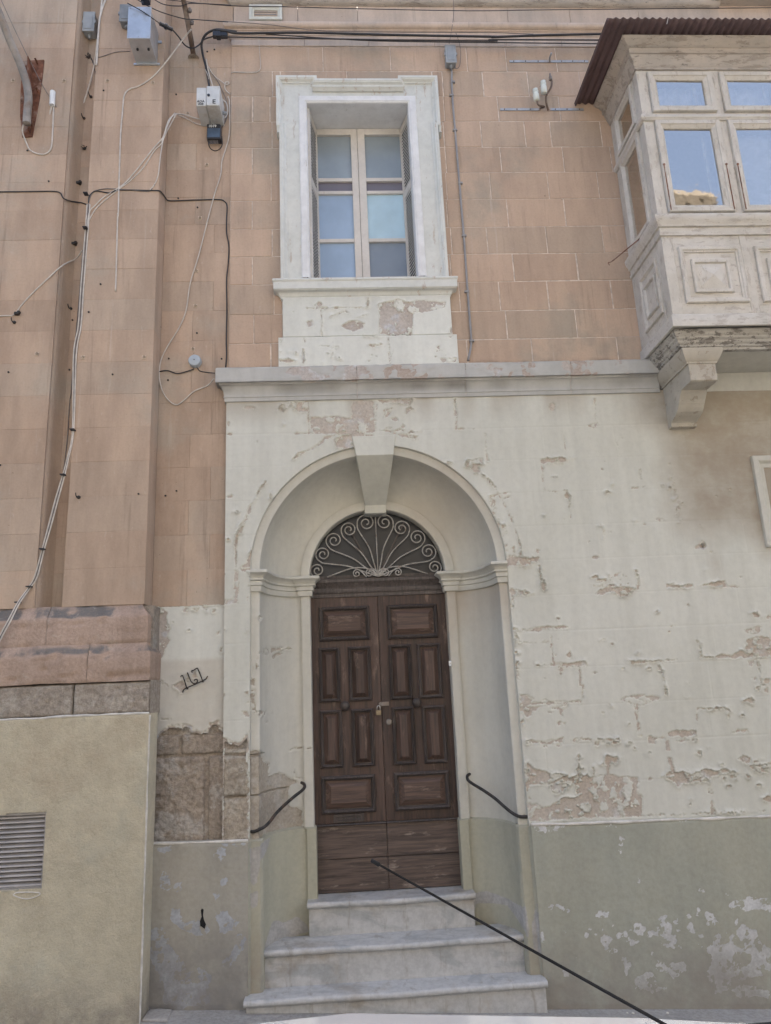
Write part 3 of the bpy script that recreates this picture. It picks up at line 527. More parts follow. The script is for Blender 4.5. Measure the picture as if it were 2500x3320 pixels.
# --- arched niche: concave reveal, revolved over the arch and run straight down the jambs
COVE = [(.943, -.001), (.942, .012), (.940, .028), (.886, .032), (.880, .036)]+[(.605+.272*math.cos(t), .050+.372*math.sin(t)) for t in np.linspace(0, math.pi/2, 15)]+[(.6045, .400), (.600, .397), (.540, .397), (.535, .402), (.533, .54)]
n = 72; ang = np.linspace(0, math.pi, n+1); pr = np.array(COVE)
V = np.zeros((n+1, len(pr), 3)); V[:, :, 0] = XC+np.cos(ang)[:, None]*pr[None, :, 0]; V[:, :, 2] = ZC+np.sin(ang)[:, None]*pr[None, :, 0]; V[:, :, 1] = pr[None, :, 1]
me = grid_mesh('arch_soffit', V, None, {'stain': np.tile(np.clip(.55-np.abs(ang-.75)/1.2, 0, .4)[:, None], (1, len(pr)))}); _auto(me, 35); put('arch_soffit', me, 'niche', H)
def densify(pts, step):
    o = []
    for a, b in zip(pts[:-1], pts[1:]):
        k = max(1, int(math.hypot(b[0]-a[0], b[1]-a[1])/step))
        for i in range(k): o.append((a[0]+(b[0]-a[0])*i/k, a[1]+(b[1]-a[1])*i/k))
    return o+[pts[-1]]
def jamb(side, z0, z1, off, feats, step, mat, name, stains=0., rough_poly=None, seed=3):
    pl = densify([(u-(off if i > 3 else 0), y-(off if u < .94 else 0)) for i, (u, y) in enumerate(COVE)], step); pl = np.array(pl); zz = np.arange(z0, z1+1e-6, step)
    U = np.repeat(pl[:, 0][:, None], len(zz), 1); Yy = np.repeat(pl[:, 1][:, None], len(zz), 1); ZZ = np.repeat(zz[None], len(pl), 0)
    tx = np.gradient(pl[:, 0]); ty = np.gradient(pl[:, 1]); ln = np.hypot(tx, ty)+1e-9; nu, ny = ty/ln, -tx/ln     # points into the wall
    XX = XC+side*U
    D = feat_field(XX, ZZ, feats, .2) if feats else np.full(XX.shape, .2)
    dp, ba = paint_relief(XX+Yy, ZZ, D, .009, .010, seed)
    if rough_poly is not None:
        rp = sd_poly(XX, ZZ, [(p.x, p.z) for p in [at(*N3(*q), .2) for q in rough_poly]])+(fbm(XX, ZZ, 24, 4, 4)-.5)*.05
        dp = np.where(rp < 0, .007+.016*(fbm(XX+Yy, ZZ, 30, 5, 4)-.5)+.012*(np.abs(fbm(XX+Yy, ZZ, 60, 2, 2)-.5)), dp); ba = np.maximum(ba, -rp)
        for zg in (at(*N3(450, 680), .1).z, at(*N3(450, 1270), .1).z): dp += np.where((np.abs(ZZ-zg) < .005) & (rp < 0), .018, 0)
    dp = np.minimum(dp, .03)+(fbm(XX, ZZ, 3, 2, 3)-.5)*.003
    edgef = np.minimum(1, np.arange(len(pl))/3.)[:, None]
    Px = XX+side*nu[:, None]*dp*edgef; Py = Yy-ny[:, None]*0+np.abs(ny)[:, None]*dp*edgef
    sta = np.full(XX.shape, 0.)
    if stains: sta = np.clip((ZZ-.1)/.55, 0, 1)*stains*np.clip((vn(XX, ZZ*.3, 8, 3)-.2)*1.6, 0, 1)
    me = grid_mesh(name, np.stack([Px, Py, ZZ], -1), None, {'bare': ba, 'stain': sta}); _auto(me, 40); return put(name, me, mat, H)
FJ = []
def PJ(*pts): FJ.append(('p', N3, pts))
_n1 = Zm(740, 1800, 4.425)
for q in (((510, 1340), (540, 1320), (590, 1360), (580, 1435), (515, 1430)), ((585, 1300), (640, 1320), (705, 1290), (755, 1325), (740, 1360), (650, 1370), (600, 1400)), ((610, 1440), (640, 1395), (700, 1375), (745, 1400), (720, 1425), (665, 1430), (650, 1500), (620, 1490)), ((790, 1330), (835, 1285), (870, 1325), (820, 1335)), ((320, 1830), (420, 1760), (430, 1960), (350, 1960)), ((325, 1990), (430, 1980), (430, 2212), (320, 2212))): FJ.append(('p', _n1, q))
FJ.append(('l', _n1, [(500, 1405), (470, 1460), (452, 1540), (445, 1650)], .008)); FJ.append(('l', _n1, [(488, 915), (486, 955)], .012))
PJ((460, 20), (570, 20), (560, 80), (470, 70)); PJ((550, 165), (590, 190), (570, 195)); FJ.append(('l', N3, [(880, 660), (960, 615), (1080, 610)], .010)); FJ.append(('l', N3, [(1165, 620), (1220, 610)], .008)); PJ((480, 80), (640, 70), (600, 90)); FJ.append(('l', N3, [(945, 960), (985, 1080), (1090, 1090)], .006))
RP = ((300, 510), (350, 570), (450, 590), (560, 640), (555, 780), (640, 860), (640, 985), (720, 985), (850, 1035), (1000, 1160), (900, 1230), (880, 1480), (960, 1515), (1085, 1620), (1100, 1790), (1080, 2300), (300, 2300))
jamb(-1, -.94, .80, 0, FJ, .0085, 'niche', 'jamb', 0., RP)
jamb(1, -.94, .80, 0, [('l', N4, [(1165, 730), (1180, 770), (1210, 745)], .008), ('l', N4, [(1140, 810), (1125, 850), (1130, 880)], .008), ('p', N4, [(1190, 850), (1300, 850), (1300, 900), (1190, 900)])], .014, 'niche', 'jamb', .75, None, 5)
# plinth part of the jambs
def jplinth(side, feats, seed, dk):
    pl = np.array(densify([(.952, -.03), (.950, -.012), (.938, .010), (.876, .012)]+[(.585+.275*math.cos(t), .030+.366*math.sin(t)) for t in np.linspace(0, math.pi/2, 13)]+[(.585, .375), (.520, .375), (.518, .54)], .016)); zz = np.arange(-2.08, -.919, .016)
    XX = XC+side*np.repeat(pl[:, 0][:, None], len(zz), 1); Yy = np.repeat(pl[:, 1][:, None], len(zz), 1); ZZ = np.repeat(zz[None], len(pl), 0)
    D = feat_field(XX, ZZ, feats, .2); sta = np.clip((-1.45-ZZ)/.4, 0, 1)*.5+dk*(Yy < .02)
    V = np.stack([XX, Yy+(fbm(XX, ZZ, 8, seed, 3)-.5)*.005, ZZ], -1)
    top = V[:, -1:, :].copy(); top[:, :, 1] = np.minimum(top[:, :, 1]+.03, .56); top[:, :, 0] += side*.03*(pl[:, 1] > .03)[:, None]; top[:, :, 2] += .012
    V = np.concatenate([V, top], 1); ad = lambda a: np.concatenate([a, a[:, -1:]], 1)
    me = grid_mesh('jamb_plinth', V, None, {'bare': ad(-D), 'stain': ad(sta)}); _auto(me, 40); return put('jamb_plinth', me, 'plinthJ', H)
jplinth(-1, [('p', Y8, [(245, 700), (275, 590), (300, 600), (330, 620), (390, 600), (440, 650), (455, 680), (300, 720)]), ('p', Y8, [(235, 180), (270, 170), (255, 230), (238, 260)]), ('p', Y8, [(345, 535), (360, 530), (356, 548)]), ('p', Y8, [(185, 200), (240, 190), (236, 260), (215, 380), (190, 370)]), ('p', Y8, [(188, 410), (225, 400), (222, 470), (190, 490)])], 2, .35)
jplinth(1, [('p', Y8, [(1275, 490), (1350, 470), (1470, 490), (1490, 470), (1505, 560), (1510, 640), (1470, 560), (1440, 520), (1300, 540), (1290, 600), (1275, 610)]), ('p', Y8, [(1540, 450), (1520, 560), (1530, 700), (1560, 700)])], 4, .15)
# --- impost mouldings follow the plan of the niche
IMP = [(0, .752), (.014, .752), (.016, .758), (.016, .790), (.020, .794), (.024, .796), (.024, .824), (.030, .828), (.036, .832), (.036, .842), (.031, .845), (.036, .856), (.046, .870), (.058, .878), (.062, .881), (.062, .897), (.056, .902), (0, .904)]
for side in (-1, 1):
    pth = [(.943, .02), (.943, .028), (.884, .032)]+[(.605+.272*math.cos(t), .050+.372*math.sin(t)) for t in np.linspace(.05, math.pi/2, 14)]+[(.605, .400), (.537, .400), (.535, .54)]
    pth = [(.995 if i == 0 else u, y) if False else (u, y) for i, (u, y) in enumerate(pth)]
    b = MB(); pp = [(XC+side*u, y) for u, y in pth[1:]]
    if side > 0: pp = pp[::-1]
    b.sweep(pp, [(p_*1.3, z_) for p_, z_ in IMP], FX); b.build('impost', 'niche', H, 35)
# --- keystone: a wedge whose underside runs back to the inner ring
kb = MB()
kz0, kz1 = 1.757, 1.912
pts = [(.092, -.010, kz0), (.376, -.010, kz0), (.400, -.010, kz1), (.064, -.010, kz1),
       (.154, .375, 1.462), (.325, .375, 1.462), (.154, .375, 1.448), (.325, .375, 1.448), (.152, .382, 1.396), (.322, .382, 1.396), (.14, .54, 1.396), (.33, .54, 1.396), (.13, .54, 1.9), (.345, .54, 1.9), (.064, .10, kz1), (.400, .10, kz1)]
kb.add(pts, [(0, 1, 2, 3), (0, 4, 5, 1), (4, 6, 7, 5), (6, 8, 9, 7), (8, 10, 11, 9), (0, 3, 14, 12, 10, 8, 6, 4), (1, 5, 7, 9, 11, 13, 15, 2), (3, 2, 15, 14), (14, 15, 13, 12)])
bev(kb.build('keystone', 'cream', H), .004)

# --- pecked stones laid bare at the foot of the pier
def rough_block(x0, x1, z0, z1, y, amp, seed, mat, parent, step=.009, taper=None):
    xs = np.linspace(x0, x1, max(3, int((x1-x0)/step))); zs = np.linspace(z0, z1, max(3, int((z1-z0)/step))); X, Z = np.meshgrid(xs, zs, indexing='ij')
    e = np.minimum(np.minimum(X-x0, x1-X), np.minimum(Z-z0, z1-Z)); yy = y-amp*(fbm(X, Z, 26, seed, 4, .65)-.5)*2-amp*.6*np.abs(fbm(X, Z, 55, seed+1, 2)-.5)+np.clip(.012-e, 0, .012)*1.1
    yy[0, :] += .012; yy[-1, :] += .012; yy[:, 0] += .012; yy[:, -1] += .012
    return put('stone_block', grid_mesh('stone_block', np.stack([X, yy, Z], -1)), mat, parent)
zA = at(*Y4(1410, 832), 0).z; zB = at(*Y4(1410, 1082), 0).z
rough_block(XL, -.703, zA+.003, -.33, .014, .006, 1, 'rough', H); rough_block(XL, -.703, zB+.004, zA-.004, .004, .011, 3, 'rough', H); rough_block(XL, -.703, -.95, zB-.004, .006, .010, 5, 'rough', H)

# --- strip between the corner of the house and the neighbour: white over cream paint, rough stone below
XS0, XS1, YS = -1.47, -.872, .045
FS = []
def PS(*pts): FS.append(('p', N1, pts))
PS((300, 200), (560, 330), (600, 360), (585, 420), (580, 470), (590, 520), (640, 580), (600, 640), (578, 690), (625, 735), (590, 800), (555, 880), (520, 985), (470, 960), (300, 1000)); PS((800, 320), (830, 290), (885, 320), (860, 355), (810, 350)); PS((930, 310), (960, 288), (1030, 300), (1015, 350), (960, 345)); PS((1070, 290), (1140, 280), (1130, 350), (1110, 325)); PS((1200, 320), (1250, 310), (1240, 345), (1205, 355)); PS((340, 310), (480, 350), (500, 330), (540, 320), (430, 290), (340, 285)); PS((850, 600), (890, 580), (895, 605), (865, 618)); PS((1258, 620), (1290, 610), (1298, 650), (1270, 658)); PS((650, 485), (680, 485), (670, 498)); PS((1300, 830), (1345, 820), (1345, 900), (1300, 895)); PS((680, 1345), (760, 1295), (800, 1285), (850, 1330), (830, 1400), (790, 1440), (730, 1390)); PS((820, 1190), (860, 1180), (880, 1240), (885, 1300), (850, 1300), (870, 1240)); PS((920, 1140), (950, 1150), (990, 1220), (1000, 1240), (930, 1235), (950, 1190)); PS((490, 1270), (520, 1255), (540, 1300), (600, 1330), (600, 1360), (530, 1310), (520, 1370)); PS((500, 1795), (650, 1795), (640, 1805), (510, 1805))
xs = np.arange(XS0, XS1, .0065); zs = np.arange(-.96, .672, .0065); X, Z = np.meshgrid(xs, zs, indexing='ij')
D = feat_field(X, Z, FS, YS)
br = sd_poly(X, Z, [(p.x, p.z) for p in [at(*N1(*q), YS) for q in ((300, 2100), (455, 2030), (560, 1930), (640, 1890), (740, 1868), (900, 1888), (960, 1940), (1050, 1955), (1130, 1962), (1200, 1842), (1280, 1820), (1330, 1900), (1420, 1960), (1420, 3700), (300, 3700))]])+(fbm(X, Z, 26, 3, 4)-.5)*.04
D = np.minimum(D, br); D = np.minimum(D, .665-Z+(fbm(X, Z, 20, 4, 4)-.5)*.02)
dp, ba = paint_relief(X, Z, D, .012, .010, 4); dp += (fbm(X, Z, 4, 2, 3)-.5)*.006
gone = br < -.014; keep = ~(gone[:-1, :-1] & gone[1:, 1:])
sta = np.clip((.30-Z)/.03, 0, 1)*.30+np.clip(1-(XS1-X)/.05, 0, 1)*.35
put('strip_wall', grid_mesh('strip_wall', np.stack([X, YS+dp, Z], -1), keep, {'bare': ba, 'stain': sta}), 'white', H)
sx = [XS0, at(*Y4(1075, 760), YS).x, XS1]; zr1 = at(*Y4(1100, 835), YS).z
rough_block(sx[0], sx[1]-.006, zr1+.004, -.22, YS+.018, .008, 2, 'roughdk', H); rough_block(sx[1]+.006, sx[2], zr1+.004, -.22, YS+.016, .008, 6, 'roughdk', H)
sx1 = at(*Y4(1238, 880), YS).x; rough_block(sx[0], sx1-.009, -.97, zr1-.006, YS+.016, .014, 4, 'roughdk', H); rough_block(sx1+.009, sx[2], -.97, zr1-.006, YS+.014, .012, 7, 'roughdk', H)
MB().box(XS0, -.895, YS+.034, .6, -2.1, .68).build('wall_core', 'roughdk', H); MB().box(-.895, -.715, .03, .6, -2.1, .68).build('wall_core', 'roughdk', H)

# --- plinths
def plinth(name, x0, x1, ztop, y, feats, mat, seed, dkz, step=.008):
    xs = np.arange(x0, x1+1e-6, step); zs = np.linspace(0, 1, 150); X = np.repeat(xs[:, None], 150, 1); zt = np.array([ztop(v) for v in xs])[:, None]; zb = np.array([GZ(v)-.02 for v in xs])[:, None]; Z = zb+(zt-zb)*zs[None]
    D = feat_field(X, Z, feats, y); D = D+(fbm(X, Z, 14, seed+3, 5, .68)-.5)*.085; D = np.maximum(D, np.where(D < -.004, (fbm(X, Z, 26, seed+2, 4, .65)-.58)*.12, -1)); sta = np.maximum(np.clip((dkz-Z)/.35, 0, 1)*.8, np.clip((zb+.11-Z)/.07, 0, 1)*1.1*np.clip(vn(X, Z, 6, 2)+.25, 0, 1))
    yy = y+(fbm(X, Z, 3, seed, 3)-.5)*.010+(fbm(X, Z, 30, seed+1, 3)-.5)*.003+np.clip(Z-(zt-.012), 0, .012)*.6
    V = np.stack([X, yy, Z], -1); top = V[:, -1:, :].copy(); top[:, :, 1] += .06; top[:, :, 2] += .006; V = np.concatenate([V, top], 1); ad = lambda a: np.concatenate([a, a[:, -1:]], 1)
    me = grid_mesh(name, V, None, {'bare': ad(-D), 'stain': ad(sta)}); return put(name, me, mat, H)
FR = [('p', X1, q) for q in (((605, 690), (630, 655), (690, 645), (715, 655), (680, 705), (640, 690)), ((830, 780), (860, 715), (905, 750), (890, 790), (850, 798)), ((780, 800), (790, 780), (830, 830), (860, 840), (820, 860)), ((640, 830), (665, 795), (695, 825), (660, 845)), ((555, 780), (570, 785), (570, 815), (552, 810)), ((960, 795), (995, 765), (1005, 800), (1060, 810), (1090, 795), (1115, 830), (1085, 885), (1010, 865), (990, 820)), ((1005, 700), (1040, 680), (1065, 750), (1035, 745)),
      ((1210, 690), (1225, 630), (1245, 650), (1235, 690)), ((1255, 680), (1275, 655), (1320, 695), (1290, 698)), ((1400, 640), (1410, 595), (1450, 600), (1440, 645)), ((1455, 725), (1460, 680), (1490, 660), (1480, 620), (1545, 570), (1620, 590), (1700, 600), (1700, 650), (1560, 660), (1490, 690)), ((1280, 870), (1330, 870), (1400, 880), (1430, 800), (1500, 735), (1590, 760), (1600, 840), (1700, 900), (1700, 1000), (1600, 1040), (1480, 1050), (1440, 960), (1520, 990), (1540, 930), (1500, 895), (1440, 930), (1440, 1050), (1400, 1130), (1330, 1150), (1290, 1040), (1310, 950), (1285, 930)), ((775, 930), (800, 925), (825, 985), (800, 1040), (785, 1000)), ((975, 990), (990, 925), (1030, 960), (1035, 1010), (1000, 1020)), ((1060, 990), (1140, 965), (1150, 1010), (1080, 1050)), ((845, 1060), (900, 1010), (960, 1030), (980, 1090), (1060, 1120), (950, 1150), (860, 1120)), ((1440, 1130), (1560, 1110), (1666, 1130), (1700, 1180), (1480, 1170)),
      ((750, 190), (772, 210), (768, 260), (755, 255)), ((750, 290), (770, 280), (778, 325), (762, 320)), ((650, 135), (690, 125), (760, 140), (740, 160), (690, 155)), ((1120, 100), (1190, 95), (1170, 125), (1130, 130)), ((215, 150), (300, 135), (440, 140), (400, 160), (260, 175)), ((415, 1010), (450, 1000), (455, 1045), (430, 1045)))]
FR += [('l', X1, [(265, 650), (330, 640), (390, 628), (445, 650)], .010), ('l', X1, [(685, 902), (735, 895)], .010), ('l', X1, [(500, 935), (535, 955)], .012), ('l', X1, [(430, 780), (440, 865)], .008), ('l', X1, [(280, 680), (290, 760), (300, 850)], .02), ('l', X1, [(862, 400), (875, 480)], .007)]
for k in range(60): x = random.uniform(500, 1500); y = random.gauss(800, 110); FR.append(('p', X1, [(x+random.uniform(3, 11)*math.cos(a), y+random.uniform(3, 8)*math.sin(a)) for a in (0, 1.2, 2.5, 3.7, 5)]))
plinth('plinth', 1.187, 3.62, lambda x: -.918-.016*(x-1.187), -.03, FR, 'plinthR', 2, -1.55)
FL = [('p', Y7, q) for q in (((960, 470), (980, 400), (1010, 440), (1015, 510), (970, 515)), ((1310, 280), (1360, 270), (1370, 330), (1330, 350), (1295, 320)), ((1050, 480), (1085, 485), (1080, 525), (1055, 520)), ((1030, 640), (1070, 650), (1100, 720), (1190, 700), (1250, 770), (1200, 830), (1130, 780), (1060, 760), (1030, 720)), ((1300, 680), (1360, 660), (1420, 700), (1455, 720), (1400, 770), (1320, 790)), ((900, 760), (980, 740), (1020, 850), (1060, 920), (1130, 1000), (1200, 1000), (1280, 1060), (1250, 1200), (1100, 1260), (980, 1200), (950, 980), (890, 900)), ((940, 290), (1000, 270), (1030, 290), (980, 310)), ((1330, 240), (1500, 235), (1450, 265), (1350, 275)), ((1330, 460), (1370, 450), (1360, 500), (1330, 500)), ((1280, 550), (1310, 560), (1300, 600)), ((1330, 960), (1390, 900), (1430, 800), (1470, 830), (1420, 940), (1360, 1000)))]
plinth('plinth', -1.42, -.712, lambda x: -.905-.02*(x+1.4), -.03, FL, 'plinthL', 5, -1.35)
# light worn arris along the top of the plinths
def lip(name, mat, parent, p0, p1, r0, seed, st=.012, amp=.006):
    p0, p1 = Vector(p0), Vector(p1); k = int((p1-p0).length/st); T = np.arange(k+1)*st; a = np.zeros_like(T)
    ra = r0*(.25+1.3*fbm(T, a+seed, 9, seed, 3)); dz = amp*(fbm(T, a+seed*2, 5, seed+1, 4)-.5)*2; u_ = (p1-p0).normalized(); side = Vector((0, 0, 1)) if abs(u_.z) < .5 else Vector((1, 0, 0))
    b = MB(); b.tube([p0+u_*float(t_)+side*float(d_) for t_, d_ in zip(T, dz)], [float(r_) for r_ in ra], 6); return b.build(name, mat, parent, True)
lip('plinth_edge', 'putty', H, (1.19, -.026, -.916), (3.6, -.026, -.955), .010, 1); lip('plinth_edge', 'putty', H, (-1.40, -.024, -.903), (-.715, -.024, -.917), .010, 2)

q = [at(*Y7(*p), -.034) for p in ((1205, 650), (1212, 640), (1222, 648), (1218, 680), (1224, 710), (1236, 735), (1228, 762), (1212, 750), (1202, 745), (1200, 715), (1210, 690))]; b = MB(); b.prism([(p.x, p.z) for p in q], lambda u, v: (u, -.0345, v), lambda u, v: (u, -.03, v)); b.build('crevice_shade', 'dark', H)  # flat dark patch painted for the shade inside a crack
# --- cornice band between the storeys
CORN = [(0, 2.215), (.012, 2.217), (.014, 2.245), (.020, 2.250)]+[(.016+.034*(1-math.cos(t)), 2.252+.085*math.sin(t)) for t in np.linspace(.1, math.pi/2, 8)]+[(.050, 2.340), (.050, 2.354), (.074, 2.352), (.072, 2.466), (.066, 2.474), (0, 2.482)]
for x0, x1, l in ((XL, .115, 1), (.118, .965, 0), (.968, 1.80, 0), (1.803, 2.515, 0)):
    # built as fine grid so that the fascia can flake
    pth = ([(XL, .06)] if l else [])+[(x, 0) for x in np.arange(x0, x1, .02)]+[(x1, 0)]
    b = MB(); b.sweep(pth, densify(CORN, .012), FX, cap=False); me = b.mesh('cornice', 40)
    co = np.empty(len(me.vertices)*3, np.float32); me.vertices.foreach_get('co', co); co = co.reshape(-1, 3)
    Dd = (fbm(co[:, 0], co[:, 2], 7, 2, 5, .65)-.42)*.16; Dd = np.where(co[:, 2] > 2.345, Dd, Dd+.03)
    hh = np.where(Dd > 0, -.006*np.exp(-Dd/.01), .002); co[:, 1] += hh*np.clip((co[:, 1] < -.012)*1., 0, 1); me.vertices.foreach_set('co', co.ravel())
    a = me.attributes.new('bare', 'FLOAT', 'POINT'); a.data.foreach_set('value', (-Dd).astype(np.float32))
    s_ = np.clip(1-np.abs(co[:, 2]-2.31)/.06, 0, 1)*.7*np.clip((vn(co[:, 0], co[:, 2]*.2, 6, 5)-.35)*2, 0, 1)+np.clip((co[:, 2]-2.462)/.012, 0, 1)*.8*np.clip((vn(co[:, 0], co[:, 0]*0, 5, 3)-.2)*2, 0, 1)+np.clip(1-np.abs(co[:, 2]-2.345)/.012, 0, 1)*.7*np.clip((vn(co[:, 0], co[:, 0]*0, 4, 2)-.3)*2.5, 0, 1)  # grime plus painted contact shade under the fascia
    a = me.attributes.new('stain', 'FLOAT', 'POINT'); a.data.foreach_set('value', s_.astype(np.float32)); put('cornice', me, 'ledge', H)

# --- upper storey: ashlar blocks, each a stone of its own, on a pale mortar ground
YU = .03
CY = [153, 231, 312, 394, 478, 561, 648, 739, 827, 918, 1013, 1106, 1200]
JX = [[1047, 1266, 1514, 1641, 1804, 1960], [883, 1436, 1566, 1713, 1881], [820, 875, 1440, 1615, 1815], [882, 1440, 1560, 1703, 1786], [818, 1446, 1624, 1827], [879, 1448, 1590, 1778, 1940], [818, 1450, 1646, 1832], [882, 1464, 1580, 1773, 1956], [818, 1462, 1665, 1873], [888, 1491, 1620, 1778, 1985], [823, 1643, 1870], [878, 1516, 1727, 2005]]
WX0, WX1 = -.475, .905
for c in range(12):
    ym = (CY[c]+CY[c+1])/2; z1 = at(1250, CY[c], YU).z; z0 = at(1250, CY[c+1], YU).z
    if c == 11: z0 = 2.46
    js = [-.882]+[at(j, ym, YU).x for j in JX[c]]
    while js[-1] < 2.45: js.append(js[-1]+random.uniform(.42, .55))
    js[-1] = max(js[-1], 2.7)
    for a, b_ in zip(js[:-1], js[1:]):
        segs = [(a, b_)]
        if c >= 1:
            segs = [s for s in ((a, min(b_, WX0+.02)), (max(a, WX1-.02), b_)) if s[1]-s[0] > .03]
        for s0, s1 in segs:
            b = MB(); b.block(s0+.0028, s1-.0028, z0+.0014, z1-.0014, YU+random.uniform(-.0012, .0012), YU+.09, random.uniform(.0025, .006), .0014); b.build('stone_block', 'pink', H)
zt = at(1250, CY[1], YU).z
for a, b_ in ((WX0+.024, .13), (.13, WX1-.024)):
    b = MB(); b.block(a, b_-.003, 5.17, zt-.002, YU, YU+.09, .0045); b.build('stone_block', 'pink', H)
b = MB(); yb = YU+.0028
for bx in ((-.88, WX0+.03, 2.4, 5.60), (WX1-.03, 3.62, 2.4, 5.60), (WX0+.03, WX1-.03, 5.10, 5.60), (WX0+.03, WX1-.03, 2.4, 3.3)): b.box(bx[0], bx[1], yb, .25, bx[2], bx[3])
b.build('mortar_bed', 'mortar', H)
# frieze course, string moulding and parapet
zf0 = at(1250, 152, YU).z; fj = [-.884]+[at(j, 139, YU).x for j in (987, 1195, 1408, 1640, 1819)]+[3.05, 3.62]
for a, b_ in zip(fj[:-1], fj[1:]):
    b = MB(); b.block(a+.0015, b_-.0015, zf0+.002, 5.672, YU-.008, YU+.1, .004); b.build('stone_block', 'pinkband', H)
STR = [(0, 5.67), (.012, 5.672), (.012, 5.70), (.020, 5.704), (.020, 5.742), (.030, 5.746), (.032, 5.756)]+[(.032+.034*math.sin(t), 5.790-.034*math.cos(t)) for t in np.linspace(.1, math.pi-.1, 9)]+[(.03, 5.83), (0, 5.835)]
b = MB(); b.sweep([(-.884, .10), (-.884, YU), (3.62, YU)], STR, FX); o = b.build('string_course', 'pinkband', H, 45)
x0 = -.87; pj = [-.87, at(*Z2(490, 80), .02).x, at(*Z2(850, 80), .02).x, 1.12, 1.62, 2.2, 2.85, 3.62]
for a, b_ in zip(pj[:-1], pj[1:]):
    b = MB(); b.block(a+.0012, b_-.0012, 5.832, 6.075, .045, .3, .004); b.build('stone_block', 'pinkband', H)
PAR = [(0, 6.06), (.02, 6.062), (.05, 6.09), (.055, 6.12), (.10, 6.14), (.14, 6.17), (.14, 6.26), (0, 6.28)]
b = MB(); b.sweep([(-.87, .10), (-.87, .045), (3.62, .045)], PAR, FX); b.build('parapet_cornice', 'baldark', H, 45)
ve = empty('vent', (0, 0, 0)); ve.parent = H; ve.location = -H.location; ve.name = 'parapet_vent'
b = MB(); q0 = at(*Z2(200, 118), .03); q1 = at(*Z2(398, 118), .03); i0 = at(*Z2(228, 88), .03); i1 = at(*Z2(362, 35), .03)
b.sweep([(q0.x, q0.z-.005), (q0.x, 6.05), (q1.x, 6.05), (q1.x, q0.z-.005)], [(0, .04), (0, .018), (.022, .012), (.03, .03), (i0.x-q0.x, .035), (i0.x-q0.x, .1)], FZ, closed=True); b.build('vent_frame', 'white', ve)
MB().box(i0.x-.01, i1.x+.01, .09, .1, i0.z-.02, i1.z+.05).build('vent_back', 'dark', ve)
for k in range(4):
    zz = i0.z+.012+k*.028; b = MB(); b.add([(i0.x, .038, zz), (i1.x, .038, zz), (i1.x, .07, zz+.018), (i0.x, .07, zz+.018), (i0.x, .038, zz+.005), (i1.x, .038, zz+.005), (i1.x, .07, zz+.023), (i0.x, .07, zz+.023)], [(0, 1, 2, 3), (4, 5, 6, 7), (0, 1, 5, 4), (2, 3, 7, 6)]); b.build('slat', 'ventslat', ve)

# --- window apron (peeling white panels under the sill)
FA = [('p', Z5, q) for q in (((590, 720), (620, 695), (640, 715), (620, 738), (585, 745)), ((540, 820), (580, 808), (582, 845), (555, 850)), ((745, 845), (790, 820), (850, 810), (890, 830), (885, 860), (820, 880), (785, 865)), ((975, 715), (1090, 685), (1120, 690), (1140, 705), (1220, 688), (1385, 700), (1375, 735), (1240, 765), (1190, 760), (1180, 900), (1060, 905), (975, 890), (985, 780)), ((880, 905), (1000, 905), (960, 912)), ((1380, 905), (1425, 905), (1410, 920)), ((1405, 860), (1420, 850), (1422, 895), (1408, 890)), ((380, 930), (400, 925), (390, 945)), ((450, 760), (470, 758), (468, 768)), ((380, 1045), (440, 1040), (480, 1055), (440, 1070), (380, 1060)), ((520, 980), (530, 985), (532, 1060), (520, 1080)), ((525, 920), (540, 930), (535, 960)), ((920, 960), (960, 955), (985, 965), (940, 975)), ((1035, 1050), (1060, 1000), (1045, 1070)), ((1345, 1040), (1440, 1035), (1450, 1062), (1360, 1066)), ((1315, 975), (1340, 965), (1345, 985)), ((690, 1010), (705, 1005), (700, 1030)))]
FA += [('l', Z5, [(630, 740), (635, 830), (635, 905)], .007), ('l', Z5, [(545, 740), (660, 738), (910, 735)], .006), ('l', Z5, [(912, 680), (912, 735)], .006), ('l', Z5, [(1035, 915), (1040, 1060)], .009), ('l', Z5, [(690, 790), (780, 755), (810, 775)], .008), ('l', Z5, [(840, 795), (905, 778)], .008), ('l', Z5, [(620, 965), (740, 970)], .008)]
for k in range(34): FA.append(('p', Z5, [(random.choice((430, 960, 1360, 700))+random.gauss(0, 45)+random.uniform(2, 6)*math.cos(a), random.uniform(940, 1060)+random.uniform(2, 5)*math.sin(a)) for a in (0,)]*1+[(0, 0)]*0) if False else ('p', Z5, (lambda x, y, r: [(x+r*math.cos(a), y+r*.6*math.sin(a)) for a in (0, 1.3, 2.5, 3.8, 5)])(random.choice((430, 960, 1360, 700))+random.gauss(0, 45), random.uniform(945, 1065), random.uniform(2, 7))))
def apron(x0, x1, z0, z1, y, seed):
    xs = np.linspace(x0, x1, int((x1-x0)/.006)); zs = np.linspace(z0, z1, int((z1-z0)/.006)); X, Z = np.meshgrid(xs, zs, indexing='ij')
    D = feat_field(X, Z, FA, y); dp, ba = paint_relief(X, Z, D, .012, .010, seed); dp += (fbm(X, Z, 4, seed, 3)-.5)*.005
    yy = y+dp; yy[0] = yy[-1] = YU+.01; yy[:, 0] = YU+.01; yy[:, -1] = YU+.01
    sta = np.clip((z1-.06-Z)*-10, 0, 1)*.25*np.clip((vn(X, Z*.2, 8, 3)-.4)*3, 0, 1)
    put('window_apron', grid_mesh('window_apron', np.stack([X, yy, Z], -1), None, {'bare': ba, 'stain': sta}), 'white', H)
apron(-.458, .899, 2.745, 3.10, -.018, 3); apron(-.493, .930, 2.478, 2.745, -.030, 6)

